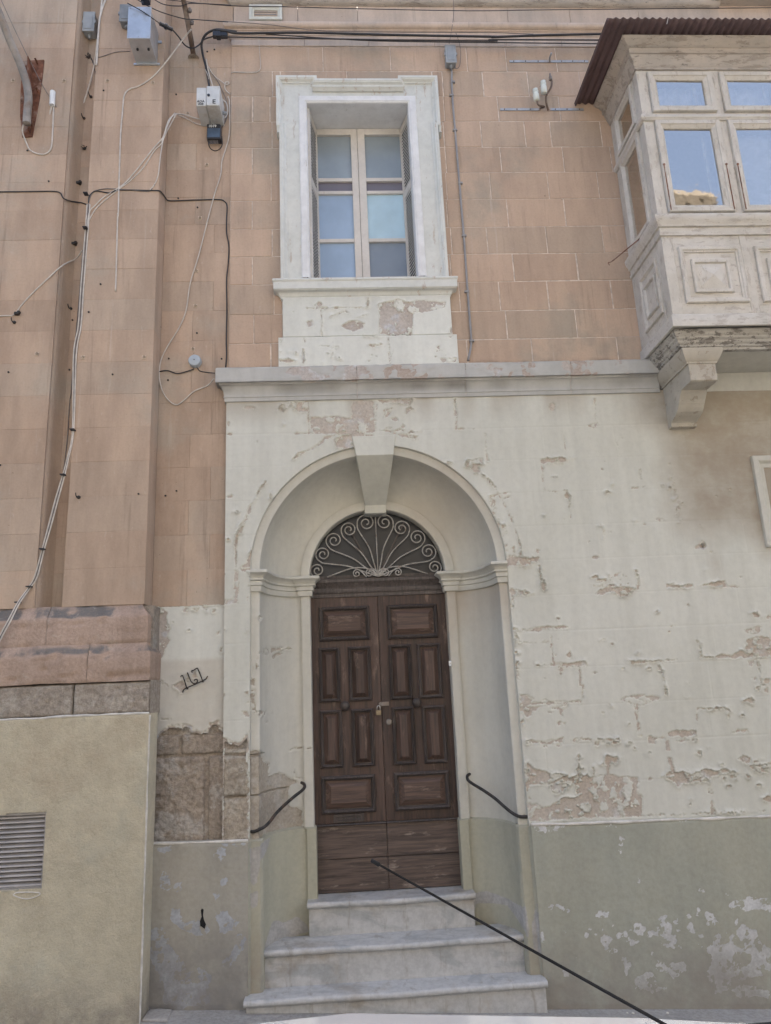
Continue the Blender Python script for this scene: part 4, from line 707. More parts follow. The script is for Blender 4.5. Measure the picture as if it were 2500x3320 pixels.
# --- the window
W = empty('window', (0, 0, 0)); W.parent = H; W.location = -H.location
ARP = [(-.462, 3.24), (-.462, 4.70), (-.487, 4.70), (-.487, 5.212), (-.135, 5.212), (-.135, 5.180), (.572, 5.180), (.572, 5.212), (.915, 5.212), (.915, 4.70), (.892, 4.70), (.892, 3.24)]
b = MB(); b.sweep(ARP, [(0, YU+.02), (0, -.050), (.020, -.052), (.026, -.046), (.032, -.044), (.040, -.030), (.050, -.022), (.056, -.020), (.056, -.012), (.075, -.010), (.075, YU+.02)], FZ)
b.build('architrave', 'arch', W, 35)
b = MB(); b.box(-.43, -.288, -.009, .05, 3.24, 5.16); b.box(.705, .858, -.009, .05, 3.24, 5.16); b.box(-.289, .706, -.0085, .05, 5.02, 5.15); bev(b.build('architrave_fascia', 'arch', W), .003)
b = MB(); b.sweep([(-.175, 5.108), (.615, 5.108)], [(0, -.01), (0, -.045), (.012, -.05), (.022, -.036), (.034, -.026), (.036, -.01)], FZ); b.build('drip_mould', 'arch', W, 35)
for sx_ in (-.484, .898):
    b = MB(); b.add([(sx_, -.045, 4.70), (sx_+.022, -.045, 4.70), (sx_+.022, .03, 4.70), (sx_, .03, 4.70), (sx_+.002, -.03, 4.655), (sx_+.02, -.03, 4.655), (sx_+.02, .03, 4.655), (sx_+.002, .03, 4.655), (sx_, -.05, 4.63), (sx_+.022, -.05, 4.63), (sx_+.022, .03, 4.625), (sx_, .03, 4.625)], [(0, 1, 5, 4), (1, 2, 6, 5), (3, 0, 4, 7), (4, 5, 9, 8), (5, 6, 10, 9), (7, 4, 8, 11), (8, 9, 10, 11)]); b.build('drop_block', 'arch', W)
b = MB(); b.sweep([(-.297, 3.27), (-.297, 5.028), (.716, 5.028), (.716, 3.27)], [(0, .06), (0, -.018), (.010, -.024), (.052, -.024), (.058, -.018), (.064, -.018), (.070, -.010), (.070, .31)], FZ, cap=False); b.build('window_frame', 'wframe', W)
b = MB(); b.box(-.30, .72, -.018, .32, 3.235, 3.262); b.build('inner_sill', 'wframe', W)
SILL = [(0, 3.085), (.006, 3.088), (.008, 3.102), (.014, 3.106)]+[(.016+.036*(1-math.cos(t)), 3.108+.034*math.sin(t)) for t in np.linspace(.1, math.pi/2, 6)]+[(.054, 3.147), (.060, 3.149), (.060, 3.212), (.064, 3.216), (.068, 3.222), (.068, 3.232), (.062, 3.240), (.0, 3.252)]
b = MB(); b.sweep([(-.460, .04), (-.460, .0), (.894, 0), (.894, .04)], SILL, FX); o = b.build('sill', 'arch', W, 40)
# casements
YC = .30
zz = [4.892, 4.442, 4.407, 4.31, 4.279, 3.831, 3.798, 3.33]
for lx0, lx1, px0, px1 in ((-.19, .2045, -.153, .147), (.2075, .63, .272, .592)):
    b = MB(); b.box(lx0, px0, YC-.02, YC+.03, 3.27, 4.955); b.box(px1, lx1, YC-.02, YC+.03, 3.27, 4.955); b.box(px0, px1, YC-.02, YC+.03, zz[0], 4.955); b.box(px0, px1, YC-.02, YC+.03, 3.27, zz[7])
    for a, c in ((1, 2), (3, 4), (5, 6)): b.box(px0, px1, YC-.016, YC+.03, zz[c], zz[a])
    bev(b.build('casement', 'wsash', W), .003)
    left = lx0 < 0
    for i, (a, c) in enumerate(((0, 1), (2, 3), (4, 5), (6, 7))):
        mt = ('paneT', 'paneD', 'paneA' if left else 'paneB', 'paneA' if left else 'paneC')[i]
        b = MB(); tl = random.uniform(-.004, .004); b.add([(px0, YC+.006, zz[c]), (px1, YC+.006+tl, zz[c]), (px1, YC+.006+tl, zz[a]), (px0, YC+.006, zz[a]), (px0, YC+.012, zz[c]), (px1, YC+.012, zz[c]), (px1, YC+.012, zz[a]), (px0, YC+.012, zz[a])], [(0, 1, 2, 3), (7, 6, 5, 4)]); b.build('pane', mt, W)
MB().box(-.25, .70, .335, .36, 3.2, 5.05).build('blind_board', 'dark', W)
# louvred shutters folded back against the reveals, standing a little open
for side, (fx0, fy0), (fx1, fy1) in ((-1, (-.212, .030), (-.160, .285)), (1, (.668, .030), (.598, .285))):
    dv = Vector((fx1-fx0, fy1-fy0, 0)); LS = dv.length; dv.normalize(); nv = Vector((dv.y, -dv.x, 0))*(-side)
    if nv.x*side > 0: nv = -nv
    def tf(s_, n_, z_): p = Vector((fx0, fy0, 0))+dv*s_+nv*n_; return (p.x, p.y, z_)
    def lbox(b, s0, s1, n0, n1, z0, z1): b.add([tf(a, c, z) for z in (z0, z1) for a, c in ((s0, n0), (s1, n0), (s1, n1), (s0, n1))], [(0, 3, 2, 1), (4, 5, 6, 7), (0, 1, 5, 4), (1, 2, 6, 5), (2, 3, 7, 6), (3, 0, 4, 7)])
    for nm, bx in (('shutter_stile', (0, .034, -.034, .004, 3.27, 4.95)), ('shutter_stile', (LS-.034, LS, -.034, .004, 3.27, 4.95)), ('shutter_rail', (.034, LS-.034, -.030, .003, 4.88, 4.95)), ('shutter_rail', (.034, LS-.034, -.030, .003, 4.205, 4.285)), ('shutter_rail', (.034, LS-.034, -.030, .003, 3.27, 3.33))):
        b = MB(); lbox(b, *bx); bev(b.build(nm, 'wsash', W), .002)
    b = MB(); lbox(b, .0, LS, -.046, -.040, 3.27, 4.95); b.build('shutter_shade_sheet', 'dark', W)  # added black sheet, painted dark so the slat gaps look shaded
    b = MB(); a0, a1 = .034, LS-.034
    b.add([tf(a0, -.026, .010), tf(a1, -.026, .010), tf(a1, .002, -.006), tf(a0, .002, -.006), tf(a0, -.026, .016), tf(a1, -.026, .016), tf(a1, .002, .006), tf(a0, .002, .006)], [(0, 1, 2, 3), (4, 5, 6, 7), (2, 3, 7, 6), (0, 1, 5, 4), (0, 3, 7, 4), (1, 2, 6, 5)]); sl_ = b.mesh('slat'); sl_.materials.append(MAT['slat']); sl_.materials.append(MAT['slatshade'])
    for p_ in sl_.polygons: p_.material_index = 0 if max(abs(sl_.vertices[v].co.z) for v in p_.vertices) < .0075 else 1  # all but the front strip takes the painted gap shade
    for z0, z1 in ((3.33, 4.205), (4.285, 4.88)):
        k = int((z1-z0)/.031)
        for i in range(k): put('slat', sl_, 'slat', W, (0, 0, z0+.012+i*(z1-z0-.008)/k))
tag(W, 'tall window with louvred shutters folded back and frosted panes')

# --- door
DR = empty('door', (0, 0, 0)); DR.parent = H; DR.location = -H.location
YD = .50
def rpanel(x0, x1, z0, z1, bolec, bevl, name='panel'):
    b = MB(); pth = [(x0, z0), (x0, z1), (x1, z1), (x1, z0)]
    b.sweep(pth, [(0, YD+.01), (0, YD-.014), (.005, YD-.024), (bolec*.5, YD-.032), (bolec*.72, YD-.026), (bolec*.8, YD-.014), (bolec, YD-.002), (bolec+.004, YD-.001)], FZ, closed=True)
    o = b.build(name, 'doormould', DR, 30); i0 = bolec+.003; i1 = i0+bevl
    f = MB(); f.sweep([(x0+i0, z0+i0), (x0+i0, z1-i0), (x1-i0, z1-i0), (x1-i0, z0+i0)], [(0, YD+.004), (0, YD-.0005), (bevl, YD-.026), (bevl+.002, YD-.028)], FZ, closed=True)
    q = i1+.002; f.add([(x0+q, YD-.028, z0+q), (x1-q, YD-.028, z0+q), (x1-q, YD-.028, z1-q), (x0+q, YD-.028, z1-q)], [(0, 1, 2, 3)]); f.build('panel_field', 'doorfield' if x1-x0 > .3 else 'door', DR, 30)
for lx0, lx1, pl in ((-.33, .2265, ((-.238, .160, .407, .672, .03, .04), (-.246, -.084, -.055, .356, .024, .03), (-.018, .158, -.055, .356, .024, .03), (-.246, -.078, -.532, -.114, .024, .03), (-.008, .160, -.532, -.114, .024, .03), (-.248, .156, -.855, -.590, .03, .04))),
                     (.2295, .80, ((.300, .698, .402, .668, .03, .04), (.298, .474, -.058, .358, .024, .03), (.522, .706, -.058, .358, .024, .03), (.302, .474, -.534, -.113, .024, .03), (.534, .712, -.534, -.113, .024, .03), (.298, .712, -.857, -.588, .03, .04)))):
    b = MB()
    zs_ = [-.925, .79]
    b.box(lx0, lx1, YD, YD+.05, -.925, .79); bev(b.build('door_leaf', 'door', DR), .003)
    for p_ in pl: rpanel(*p_)
    cx = (pl[1][1]+pl[2][0])/2
    for i, za in enumerate((-.07,)):
        b = MB(); b.lathe([(.030, .0), (.032, -.012), (.036, -.02), (.036, -.032), (.028, -.046), (.014, -.054), (.001, -.056)], (cx, YD-.002, -.086), 'y', 18); b.build('door_knob', 'doormould', DR, True)
    kx0, kx1 = (max(lx0, -.292), lx1) if lx0 < 0 else (lx0, .764)
    for z0, z1 in ((-1.162, -.936), (-1.385, -1.166)):
        b = MB(); b.block(kx0, kx1, z0, z1, YD-.014+random.uniform(-.002, .002), YD+.05, .003, .001); b.build('plank', 'kick', DR)
    b = MB(); b.sweep([(kx0, -.925), (kx1, -.925)], [(-.0, YD-.002), (-.0, YD-.030), (.006, YD-.034), (.012, YD-.026), (.014, YD)], FZ); b.build('weather_bar', 'doormould', DR)
MB().box(-.36, .84, YD+.045, YD+.06, -1.4, 1.5).build('door_void', 'dark', DR)
b = MB(); q0 = at(*Y5(432, 1812), YD); q1 = at(*Y5(668, 1862), YD); b.box(q0.x, q1.x, YD-.012, YD, q1.z, q0.z); b.sweep([(q0.x+.02, q1.z+.012), (q0.x+.02, q0.z-.012), (q1.x-.02, q0.z-.012), (q1.x-.02, q1.z+.012)], [(0, YD-.012), (.003, YD-.018), (.006, YD-.012)], FZ, closed=True)
zc = (q0.z+q1.z)/2
for k in range(6):
    cxk = q0.x+.05+k*(q1.x-q0.x-.1)/5; b.tube([(cxk+.011*math.cos(a), YD-.013, zc+.008*math.sin(a)) for a in np.linspace(0, 2*math.pi, 11)], .0022, 5)
bev(b.build('letter_plate', 'doormould', DR), .001)
b = MB(); b.box(.212, .285, YD-.016, YD-.002, -.100, -.070); b.box(.206, .222, YD-.03, YD-.004, -.094, -.076); bev(b.build('hasp', 'pole', DR), .002)
lk = at(*Y5(860, 1098), YD-.02); b = MB(); b.lathe([(.024, .02), (.024, .004), (.019, -.004), (.012, -.006), (.001, -.006)], (lk.x, YD-.014, lk.z), 'y', 18); b.build('cylinder_lock', 'pole', DR, 40); MB().box(lk.x-.0015, lk.x+.0015, YD-.0215, YD-.019, lk.z-.007, lk.z+.007).build('keyhole', 'dark', DR)
# transom, fanlight glass and wrought-iron fan
TR = [(0, .745), (.012, .747), (.012, .775), (.020, .778), (.026, .792), (.026, .812), (.018, .818), (.022, .834), (.040, .852), (.048, .862), (.048, .884), (.03, .890), (0, .892)]
b = MB(); b.sweep([(-.34, YD), (.81, YD)], TR, FX); b.build('transom', 'doormould', DR, 35)
fan = [(XC+.545*math.cos(a), ZC-.01+.545*math.sin(a)) for a in np.linspace(0, math.pi, 40)]
b = MB(); b.prism(fan, lambda u, v: (u, YD+.005, v), lambda u, v: (u, YD+.02, v)); b.build('fanlight', 'fanglass', DR)
for a in (62, 118):
    b = MB(); c = Vector((XC, YD-.002, ZC)); e = Vector((XC+.5*math.cos(math.radians(a)), YD-.002, ZC+.5*math.sin(math.radians(a)))); b.tube([c+(e-c)*.1, e], .009, 4); b.build('glazing_bar', 'doormould', DR)
b = MB(); b.box(-.31, .78, YD-.012, YD+.004, .889, .918); b.build('fanlight_rail', 'doormould', DR)
YG = .455; org = Vector((XC+.005, YG, .895))
GR = []
def spiral(cx, cz, r, a0, turns, sgn, n=34): return [Vector((cx+r*(1-.82*i/n)*math.cos(a0+sgn*turns*2*math.pi*i/n), YG, cz+r*(1-.82*i/n)*math.sin(a0+sgn*turns*2*math.pi*i/n))) for i in range(n+1)]
Gc = Zm(980, 1620, 3.332)
cen = [(165, 765, 82), (225, 590, 85), (345, 440, 92), (505, 325, 88), (690, 250, 98), (890, 245, 92), (1070, 310, 92), (1240, 410, 90), (1360, 560, 90), (1430, 730, 80)]
for i, (cx, cy, r) in enumerate(cen):
    c = at(*Gc(cx, cy), YG); e = at(*Gc(cx+r, cy), YG); R = abs(e.x-c.x); left = i < 5
    d = (c-org); a = math.atan2(d.z, d.x); sgn = -1 if left else 1
    # the stem leaves the root, swings outside the scroll and winds inwards
    side = (a+math.pi/2) if left else (a-math.pi/2); a0 = side
    sp = spiral(c.x, c.z, R, a0, 1.75, sgn); s0 = sp[0]; tdir = Vector((math.cos(a), 0, math.sin(a)))
    if left: mid = org+(s0-org)*.55+Vector((math.cos(side), 0, math.sin(side)))*-.02
    else: mid = org+(s0-org)*.55+Vector((math.cos(side), 0, math.sin(side)))*-.02
    if i in (0, 9): st_ = [org, org+Vector((sgn*.06, 0, .06)), org+Vector((sgn*.2, 0, .075)), Vector((XC+sgn*.40, YG, .905))]; GR.append(st_); GR.append(sp[::-1]); continue
    GR.append([org, org+(mid-org)*.5, mid, s0-tdir*R*.7]+sp)
GR.append([org, Vector((XC+.002, YG, 1.385))])
for sg in (-1, 1):
    GR.append([org+Vector((0, 0, .03)), org+Vector((sg*.03, 0, .062))]+spiral(XC+sg*.062, .925, .032, math.pi/2, 1.4, -sg)); GR.append([Vector((XC+sg*.088, YG, .895)), Vector((XC+sg*.12, YG, .935))]+spiral(XC+sg*.163, .925, .034, math.pi/2+sg*.7, 1.5, -sg))
for g in GR:
    b = MB(); b.tube(spline(g, 4), .0052, 6); b.build('scroll_bar', 'grille', DR, True)
tag(DR, 'dark double door with raised panels under an iron fanlight')

# --- marble steps
def step(x0, x1, yn, zt, zb, yb, bx0=None, bx1=None):
    o = empty('step'); o.parent = H; o.location = -H.location; o.name = 'step'
    nose = [(.035, zt), (.012, zt), (.004, zt-.004), (0, zt-.012), (-.002, zt-.022), (.002, zt-.032), (.010, zt-.038), (.035, zt-.040)]
    prof = [(-(yb-yn), zt)]+[(-y, z) for y, z in nose]+[(-(yb-yn), zt-.040)]
    sec = densify([(yb, zt), (yn+.10, zt)]+[(yn+a, z) for a, z in nose]+[(yb, zt-.040)], .03); nx = 90; V = np.zeros((nx, len(sec), 3)); X_ = np.linspace(x0, x1, nx)
    for j_, (yy_, z_) in enumerate(sec):
        V[:, j_, 0] = X_; V[:, j_, 1] = yy_; V[:, j_, 2] = z_
        if yy_ < yn+.12: nz_ = fbm(X_, X_*0+zt*3+j_*.07, 9, 2, 4, .6)-.5; ch = np.clip(fbm(X_, X_*0+zt*7, 22, 5, 3)-.66, 0, 1); V[:, j_, 1] += nz_*.005+(ch*.05 if yy_ < yn+.02 else 0); V[:, j_, 2] += nz_*.004-.005*np.exp(-((X_-XC)/.3)**2)
    me = grid_mesh('tread', V); _auto(me, 50); put('tread', me, 'marble', o)
    for xe in (0, nx-1): b = MB(); b.add([tuple(v) for v in V[xe]], [tuple(range(len(sec)))]); b.build('tread_end', 'marble', o)
    bx0 = x0+.012 if bx0 is None else bx0; bx1 = x1-.012 if bx1 is None else bx1
    b = MB(); n = 12
    vs = []
    for i in range(n+1):
        x = bx0+(bx1-bx0)*i/n; z_ = zb if zb is not None else GZ(x)-.02; vs += [(x, yn+.032, zt-.0405), (x, yn+.032, z_)]
    b.add(vs, [(2*i, 2*i+1, 2*i+3, 2*i+2) for i in range(n)]); b.box(bx0, bx1, yn+.0325, yb, (zb if zb is not None else GZ(bx1)-.05), zt-.041); b.build('riser', 'marble', o); return o
step(-.352, .822, .265, -1.390, -1.61, .56)
step(-.64, 1.11, .055, -1.608, -1.84, .33)
step(-.732, 1.192, -.112, -1.832, None, .12)

# --- enclosed timber balcony on a moulded stone slab
B = empty('balcony'); B.parent = H; B.location = -H.location
BX, BY, BR = 2.432, -.560, 4.30
pthB = [(BX, .05), (BX, BY), (BR, BY), (BR, .05)]
def bsweep(name, prof, mat, sm=40, path=pthB): b = MB(); b.sweep(path, prof, FX, cap=False); return b.build(name, mat, B, sm)
bsweep('balcony_cornice', [(0, 4.752), (.012, 4.756), (.012, 4.774), (.020, 4.782), (.030, 4.812), (.044, 4.842), (.050, 4.862), (.062, 4.866), (.062, 4.912), (.074, 4.917), (.084, 4.930), (.108, 4.944), (.126, 4.956), (.130, 4.962), (.130, 4.97), (0, 4.972)], 'baldark')
bsweep('rail', [(0, 4.268), (.016, 4.272), (.020, 4.284), (.026, 4.290), (.026, 4.312), (.018, 4.322), (.010, 4.330), (0, 4.334)], 'balx')
bsweep('rail', [(0, 3.240), (.012, 3.243), (.014, 3.266), (.004, 3.270), (.004, 3.312), (.018, 3.318), (.020, 3.338), (.030, 3.352), (.038, 3.378), (.040, 3.402), (.034, 3.414), (0, 3.424)], 'balx')
bsweep('rail', [(0, 2.488), (.018, 2.490), (.018, 2.575), (.010, 2.586), (0, 2.592)], 'balx')
b = MB(); b.box(BX, 2.514, BY, BY+.07, 2.5, 4.76); b.box(BX+.006, BX+.07, BY+.07, -.44, 2.5, 4.76); bev(b.build('corner_post', 'bal', B), .003)
b = MB(); b.box(BX+.001, BX+.06, -.075, .04, 2.49, 4.76); bev(b.build('wall_post', 'bal', B), .003)
PITB, SW = .5835, .517
for k in range(3):
    x0 = 2.516+k*PITB; x1 = x0+SW
    for z0, z1, nm in ((4.350, 4.724, 'upper_sash'), (3.440, 4.264, 'lower_sash')):
        b = MB(); b.sweep([(x0, z0), (x0, z1), (x1, z1), (x1, z0)], [(0, BY+.04), (0, BY-.022), (.004, BY-.027), (.036, BY-.027), (.040, BY-.020), (.048, BY-.016), (.066, BY-.004), (.066, BY+.04)], FZ, closed=True); b.build(nm, 'bal', B, 30)
        b = MB(); tl = random.uniform(-.003, .003); b.add([(x0+.06, BY+.006, z0+.06), (x1-.06, BY+.006+tl, z0+.06), (x1-.06, BY+.006+tl, z1-.06), (x0+.06, BY+.006, z1-.06)], [(0, 1, 2, 3)]); b.build('pane', 'glass', B)
    b = MB(); b.box(x1, x0+PITB, BY-.002, BY+.05, 2.59, 4.755); bev(b.build('mullion', 'bal', B), .002)
    for z0, z1 in ((3.424, 3.441), (4.263, 4.270), (4.332, 4.351), (4.723, 4.756), (2.588, 3.245)): MB().box(x0-.001, x1+.001, BY+.002, BY+.04, z0, z1).build('panel_board', 'balx', B)
    px0, px1, pz0, pz1 = 2.545+k*PITB, 3.024+k*PITB, 2.678, 3.143; Q = BY+.002
    b = MB(); b.sweep([(px0, pz0), (px0, pz1), (px1, pz1), (px1, pz0)], [(0, Q), (0, Q-.016), (.006, Q-.022), (.026, Q-.020), (.032, Q-.012), (.042, Q-.010), (.046, Q-.002), (.046, Q)], FZ, closed=True); b.build('panel_moulding', 'bal', B, 30)
    ix0, ix1, iz0, iz1 = 2.627+k*PITB, 2.921+k*PITB, 2.762, 3.038
    b = MB(); b.sweep([(ix0, iz0), (ix0, iz1), (ix1, iz1), (ix1, iz0)], [(0, Q), (0, Q-.016), (.005, Q-.020), (.026, Q-.018), (.031, Q-.006)], FZ, closed=True); b.build('panel_moulding', 'bal', B, 30)
    b = MB(); e = .031; cxp, czp = (ix0+ix1)/2, (iz0+iz1)/2; b.add([(ix0+e, Q-.004, iz0+e), (ix1-e, Q-.004, iz0+e), (ix1-e, Q-.004, iz1-e), (ix0+e, Q-.004, iz1-e), (cxp, Q-.030, czp)], [(0, 1, 4), (1, 2, 4), (2, 3, 4), (3, 0, 4)]); b.build('pyramid_panel', 'bal', B)
    for xx, zz_ in ((x0+.012, 3.85), (x1-.012, 3.85)):
        if k == 0 and xx > x0+.2: pass
        b = MB(); b.tube([(xx, BY-.028, zz_), (xx+.001, BY-.030, zz_-.40)], .004, 6); b.lathe([(.008, -.004), (.010, 0), (.008, .01)], (xx, BY-.03, zz_), 'y', 8); b.build('stay_rod', 'rust', B)
# left flank of the balcony
FSd = lambda u, v, h: (h, u, v)
for z0, z1, nm in ((4.350, 4.724, 'upper_sash'), (3.440, 4.264, 'lower_sash')):
    y0, y1 = -.072, -.455
    b = MB(); b.sweep([(y0, z0), (y0, z1), (y1, z1), (y1, z0)][::-1], [(0, BX+.04), (0, BX-.018), (.004, BX-.022), (-.0+.034, BX-.022), (.040, BX-.014), (.060, BX-.002), (.060, BX+.04)], FSd, closed=True); b.build(nm, 'bal', B, 30)
    b = MB(); b.add([(BX+.006, y0-.05, z0+.05), (BX+.006, y1+.05, z0+.05), (BX+.006, y1+.05, z1-.05), (BX+.006, y0-.05, z1-.05)], [(0, 1, 2, 3)]); b.build('pane', 'glass', B)
for z0, z1 in ((3.424, 3.441), (4.263, 4.270), (4.332, 4.351), (4.723, 4.756), (2.588, 3.245)): MB().box(BX+.002, BX+.04, -.456, -.071, z0, z1).build('panel_board', 'balx', B)
for (y0, y1, z0, z1, w_) in ((-.11, -.44, 2.678, 3.143, .04), (-.165, -.385, 2.762, 3.038, .026)):
    b = MB(); b.sweep([(y0, z0), (y0, z1), (y1, z1), (y1, z0)][::-1], [(0, BX+.002), (0, BX-.012), (.006, BX-.018), (w_*.6, BX-.016), (w_, BX+.002)], FSd, closed=True); b.build('panel_moulding', 'bal', B, 30)
# inside: blinds, curtain bars, back wall
b = MB(); b.box(BX+.02, BR-.02, -.03, .02, 2.5, 4.9); b.box(BX+.02, BR-.02, BY+.05, .0, 2.52, 2.56); b.box(BX+.02, BR-.02, BY+.02, .0, 4.80, 4.9); b.box(BR-.05, BR, BY+.01, .0, 2.5, 4.8); b.build('balcony_inside', 'inside', B)
for k in range(3):
    x0 = 2.516+k*PITB
    for xx in (x0+.085, x0+.40): b = MB(); b.box(xx, xx+.024, BY+.07, BY+.08, 3.42, 4.72); b.build('curtain_bar', 'inside', B)
for k in range(3):
    x0 = 2.516+k*PITB
    for z0, z1 in ((4.39, 4.70),)+(((3.46, 4.24),) if k else ()):
        xs = np.linspace(x0+.03, x0+SW-.03, 60); V = np.zeros((60, 2, 3)); V[:, :, 0] = xs[:, None]; V[:, :, 1] = (BY+.125+.008*np.sin(xs*55)+.004*np.sin(xs*131))[:, None]; V[:, 0, 2] = z0; V[:, 1, 2] = z1; put('curtain', grid_mesh('curtain', V), 'blind', B)
for k in range(22): zz_ = 4.22-k*.034; b = MB(); b.add([(3.19, BY+.10, zz_), (3.60, BY+.10, zz_), (3.60, BY+.118, zz_-.030), (3.19, BY+.118, zz_-.030)], [(0, 1, 2, 3)]); b.build('blind_slat', 'blind', B)
# corrugated roof
xs = np.arange(2.132, 4.45, .0058); ys = np.linspace(-.825, .06, 14); X, Y_ = np.meshgrid(xs, ys, indexing='ij'); Zc = 4.983+.009*np.sin((X-2.132)*2*math.pi/.058)*np.clip((X-2.16)/.03, 0, 1)+(Y_+.82)*.01+(fbm(X, Y_, 3, 2, 2)-.5)*.006
V = np.stack([X, Y_, Zc], -1); o = put('corrugated_roof', grid_mesh('corrugated_roof', V), 'maroon', B); sm_ = o.modifiers.new('thickness', 'SOLIDIFY'); sm_.thickness = .003
b = MB(); b.tube([(2.62, -.826, 4.995), (2.60, -.822, 4.93)], .0025, 5); b.build('hanging_wire', 'wcable', B)
b = MB(); b.box(2.136, 2.146, -.823, .03, 4.962, 4.985); b.build('roof_edge', 'maroon', B)
b = MB(); q = at(*Z6(800, 380), -.10); hk = [at(*Z6(895, 308), -.30), at(*Z6(800, 385), -.24), at(*Z6(715, 455), -.18), at(*Z6(690, 466), -.165), at(*Z6(697, 480), -.17)]; b.tube(spline(hk, 4), .0045, 6); b.build('stay_hook', 'rust', B)
# slab, its mouldings and the scrolled corbel
SLB = [(-.03, 2.352), (.000, 2.354), (.004, 2.372), (.016, 2.378), (.018, 2.392), (.030, 2.402), (.034, 2.420), (.050, 2.432), (.052, 2.446), (.062, 2.456), (.072, 2.474), (.072, 2.492), (0, 2.496)]
b = MB(); pS = densify([(2.512, .06), (2.512, -.455), (4.25, -.455)], .02)
pS = [(x, y) for x, y in pS]; b.sweep(pS, densify(SLB, .006), FX, cap=False); me = b.mesh('slab_moulding', 40)
co = np.empty(len(me.vertices)*3, np.float32); me.vertices.foreach_get('co', co); co = co.reshape(-1, 3); rr2 = (fbm(co[:, 0]+co[:, 1], co[:, 2], 38, 3, 4, .65)-.5)*.022+np.clip(fbm(co[:, 0]+co[:, 1], co[:, 2]*.5, 17, 5, 3)-.55, 0, 1)*.05
sd_ = co[:, 1] > -.45; co[:, 0] -= np.where(sd_, rr2, 0); co[:, 1] -= np.where(~sd_, rr2*.5, 0); co[:, 2] -= rr2*.4; me.vertices.foreach_set('co', co.ravel()); put('slab_moulding', me, 'slabpaint', B)
b = MB(); b.box(2.515, 4.25, -.452, .05, 2.36, 2.492); b.build('slab', 'niche', B)
b = MB(); b.sweep([(2.76, .06), (4.25, .06)], [(0, 2.2), (.06, 2.215), (.075, 2.245), (.09, 2.30), (.09, 2.359), (0, 2.359)], FX); b.build('bed_moulding', 'niche', B, 40)
def corbel(x0, x1):
    cb = MB(); pf = [(-.452, 2.252), (-.452, 2.120), (-.440, 2.112), (-.285, 2.112), (-.280, 2.098), (-.262, 2.080), (-.240, 2.055), (-.222, 2.030), (-.216, 2.026), (-.212, 2.020), (-.200, 2.005), (-.175, 1.982), (-.135, 1.962), (-.095, 1.950), (-.070, 1.944), (-.066, 1.938), (-.058, 1.936), (-.050, 1.906), (.05, 1.900), (.05, 2.252)]
    cb.prism(pf, lambda u, v: (x0, u, v), lambda u, v: (x1, u, v)); o = cb.build('corbel', 'ledgecorb', B); bev(o, .003)
    c2 = MB(); c2.sweep([(x0-.002, .06), (x0-.002, -.448), (x1+.002, -.448), (x1+.002, .06)], [(0, 2.246), (.010, 2.248), (.012, 2.262), (.020, 2.268), (.030, 2.290), (.044, 2.320), (.048, 2.344), (.048, 2.358), (0, 2.359)], FX); c2.build('corbel_cap', 'ledgecorb', B, 40)
corbel(2.548, 2.752); corbel(3.95, 4.15)
tag(B, 'flaking cream timber balcony under a maroon corrugated roof')

# --- moulded edge of the ground-floor window at the far right
RW = empty('side_window'); RW.parent = H; RW.location = -H.location
b = MB(); b.sweep([(3.165, .95), (3.165, 1.66), (4.1, 1.66)], [(0, .02), (0, -.030), (.012, -.036), (.040, -.034), (.052, -.022), (.060, -.012), (.075, -.010), (.090, -.004), (.090, .12)], FZ); b.build('architrave', 'niche', RW, 35)
b = MB(); b.lathe([(.026, 0), (.030, .02), (.022, .03), (.026, .05)], (3.19, -.015, .94), 'z', 10); b.build('drop_block', 'niche', RW); b = MB(); b.box(3.262, 4.1, .06, .08, .95, 1.575); b.build('pane', 'paneD', RW)
tag(RW, 'corner of a moulded window surround at the right edge')
# --- masses behind the facade, roof
MB().box(3.61, 8.0, .002, .5, -2.3, 2.3).build('wall', 'cream', H); MB().box(3.61, 8.0, .032, .5, 2.3, 5.68).build('wall', 'pink', H); MB().box(3.61, 8.0, .047, 7.5, 5.68, 6.2).build('wall', 'pinkband', H); MB().box(3.5, 8.0, .5, 7.5, -2.3, 6.15).build('building_mass', 'mortar', H); MB().box(3.58, 8.0, -.10, .2, 6.1, 6.28).build('parapet_cornice', 'baldark', H)
b = MB(); b.box(-.86, 3.62, .56, 7.5, -2.1, 6.15); b.box(-.86, -.40, .10, .57, 2.2, 6.06); b.box(.85, 3.62, .12, .57, 2.2, 6.06); b.box(-.41, .86, .37, .565, 2.2, 6.06); b.box(-.40, .85, .12, .38, 5.05, 6.06); b.box(-.40, .85, .12, .38, 2.3, 3.2); b.box(1.2, 3.62, .05, .57, -2.1, 2.3); b.box(-.86, 1.3, .541, .57, -2.1, 2.25); b.box(-.86, 1.3, .06, .56, 1.95, 2.25); b.build('building_mass', 'mortar', H)

# ================================================================== THE NEIGHBOURING HOUSE (left)
NH = tag(empty('neighbouring_house', (-2.0, 0, -1.9)), 'pink stone building on the left with tall pilasters and yellow rendered plinth', 'house')
YP, YR, YST = -.15, .0, .045
cz = [.668]
while cz[-1] < 6.6: cz.append(cz[-1]+.262)
LPX, CP0, CP1 = -2.166, -1.978, -1.418
for k, (z0, z1) in enumerate(zip(cz[:-1], cz[1:])):
    g = .0002
    def blk(x0, x1, yf, yb, c=.0014):
        b = MB(); b.block(x0, x1, z0+g, z1-g, yf+random.uniform(-.001, .001), yb, c, .0008); return b.build('stone_block', 'pinkL', NH)
    blk(-3.4, LPX, YP, .1); blk(LPX+.001, CP0-.001, YR, .15); 
    o = blk(CP0, CP1, YP, .1)
    js = -1.17+(.16 if k % 2 else 0)
    blk(CP1+.001, js-.0012, YST, .2); blk(js, -.8735, YST, .2)
MB().box(-3.4, -.88, .12, 7.5, -2.1, 6.6).build('building_mass', 'mortar', NH)
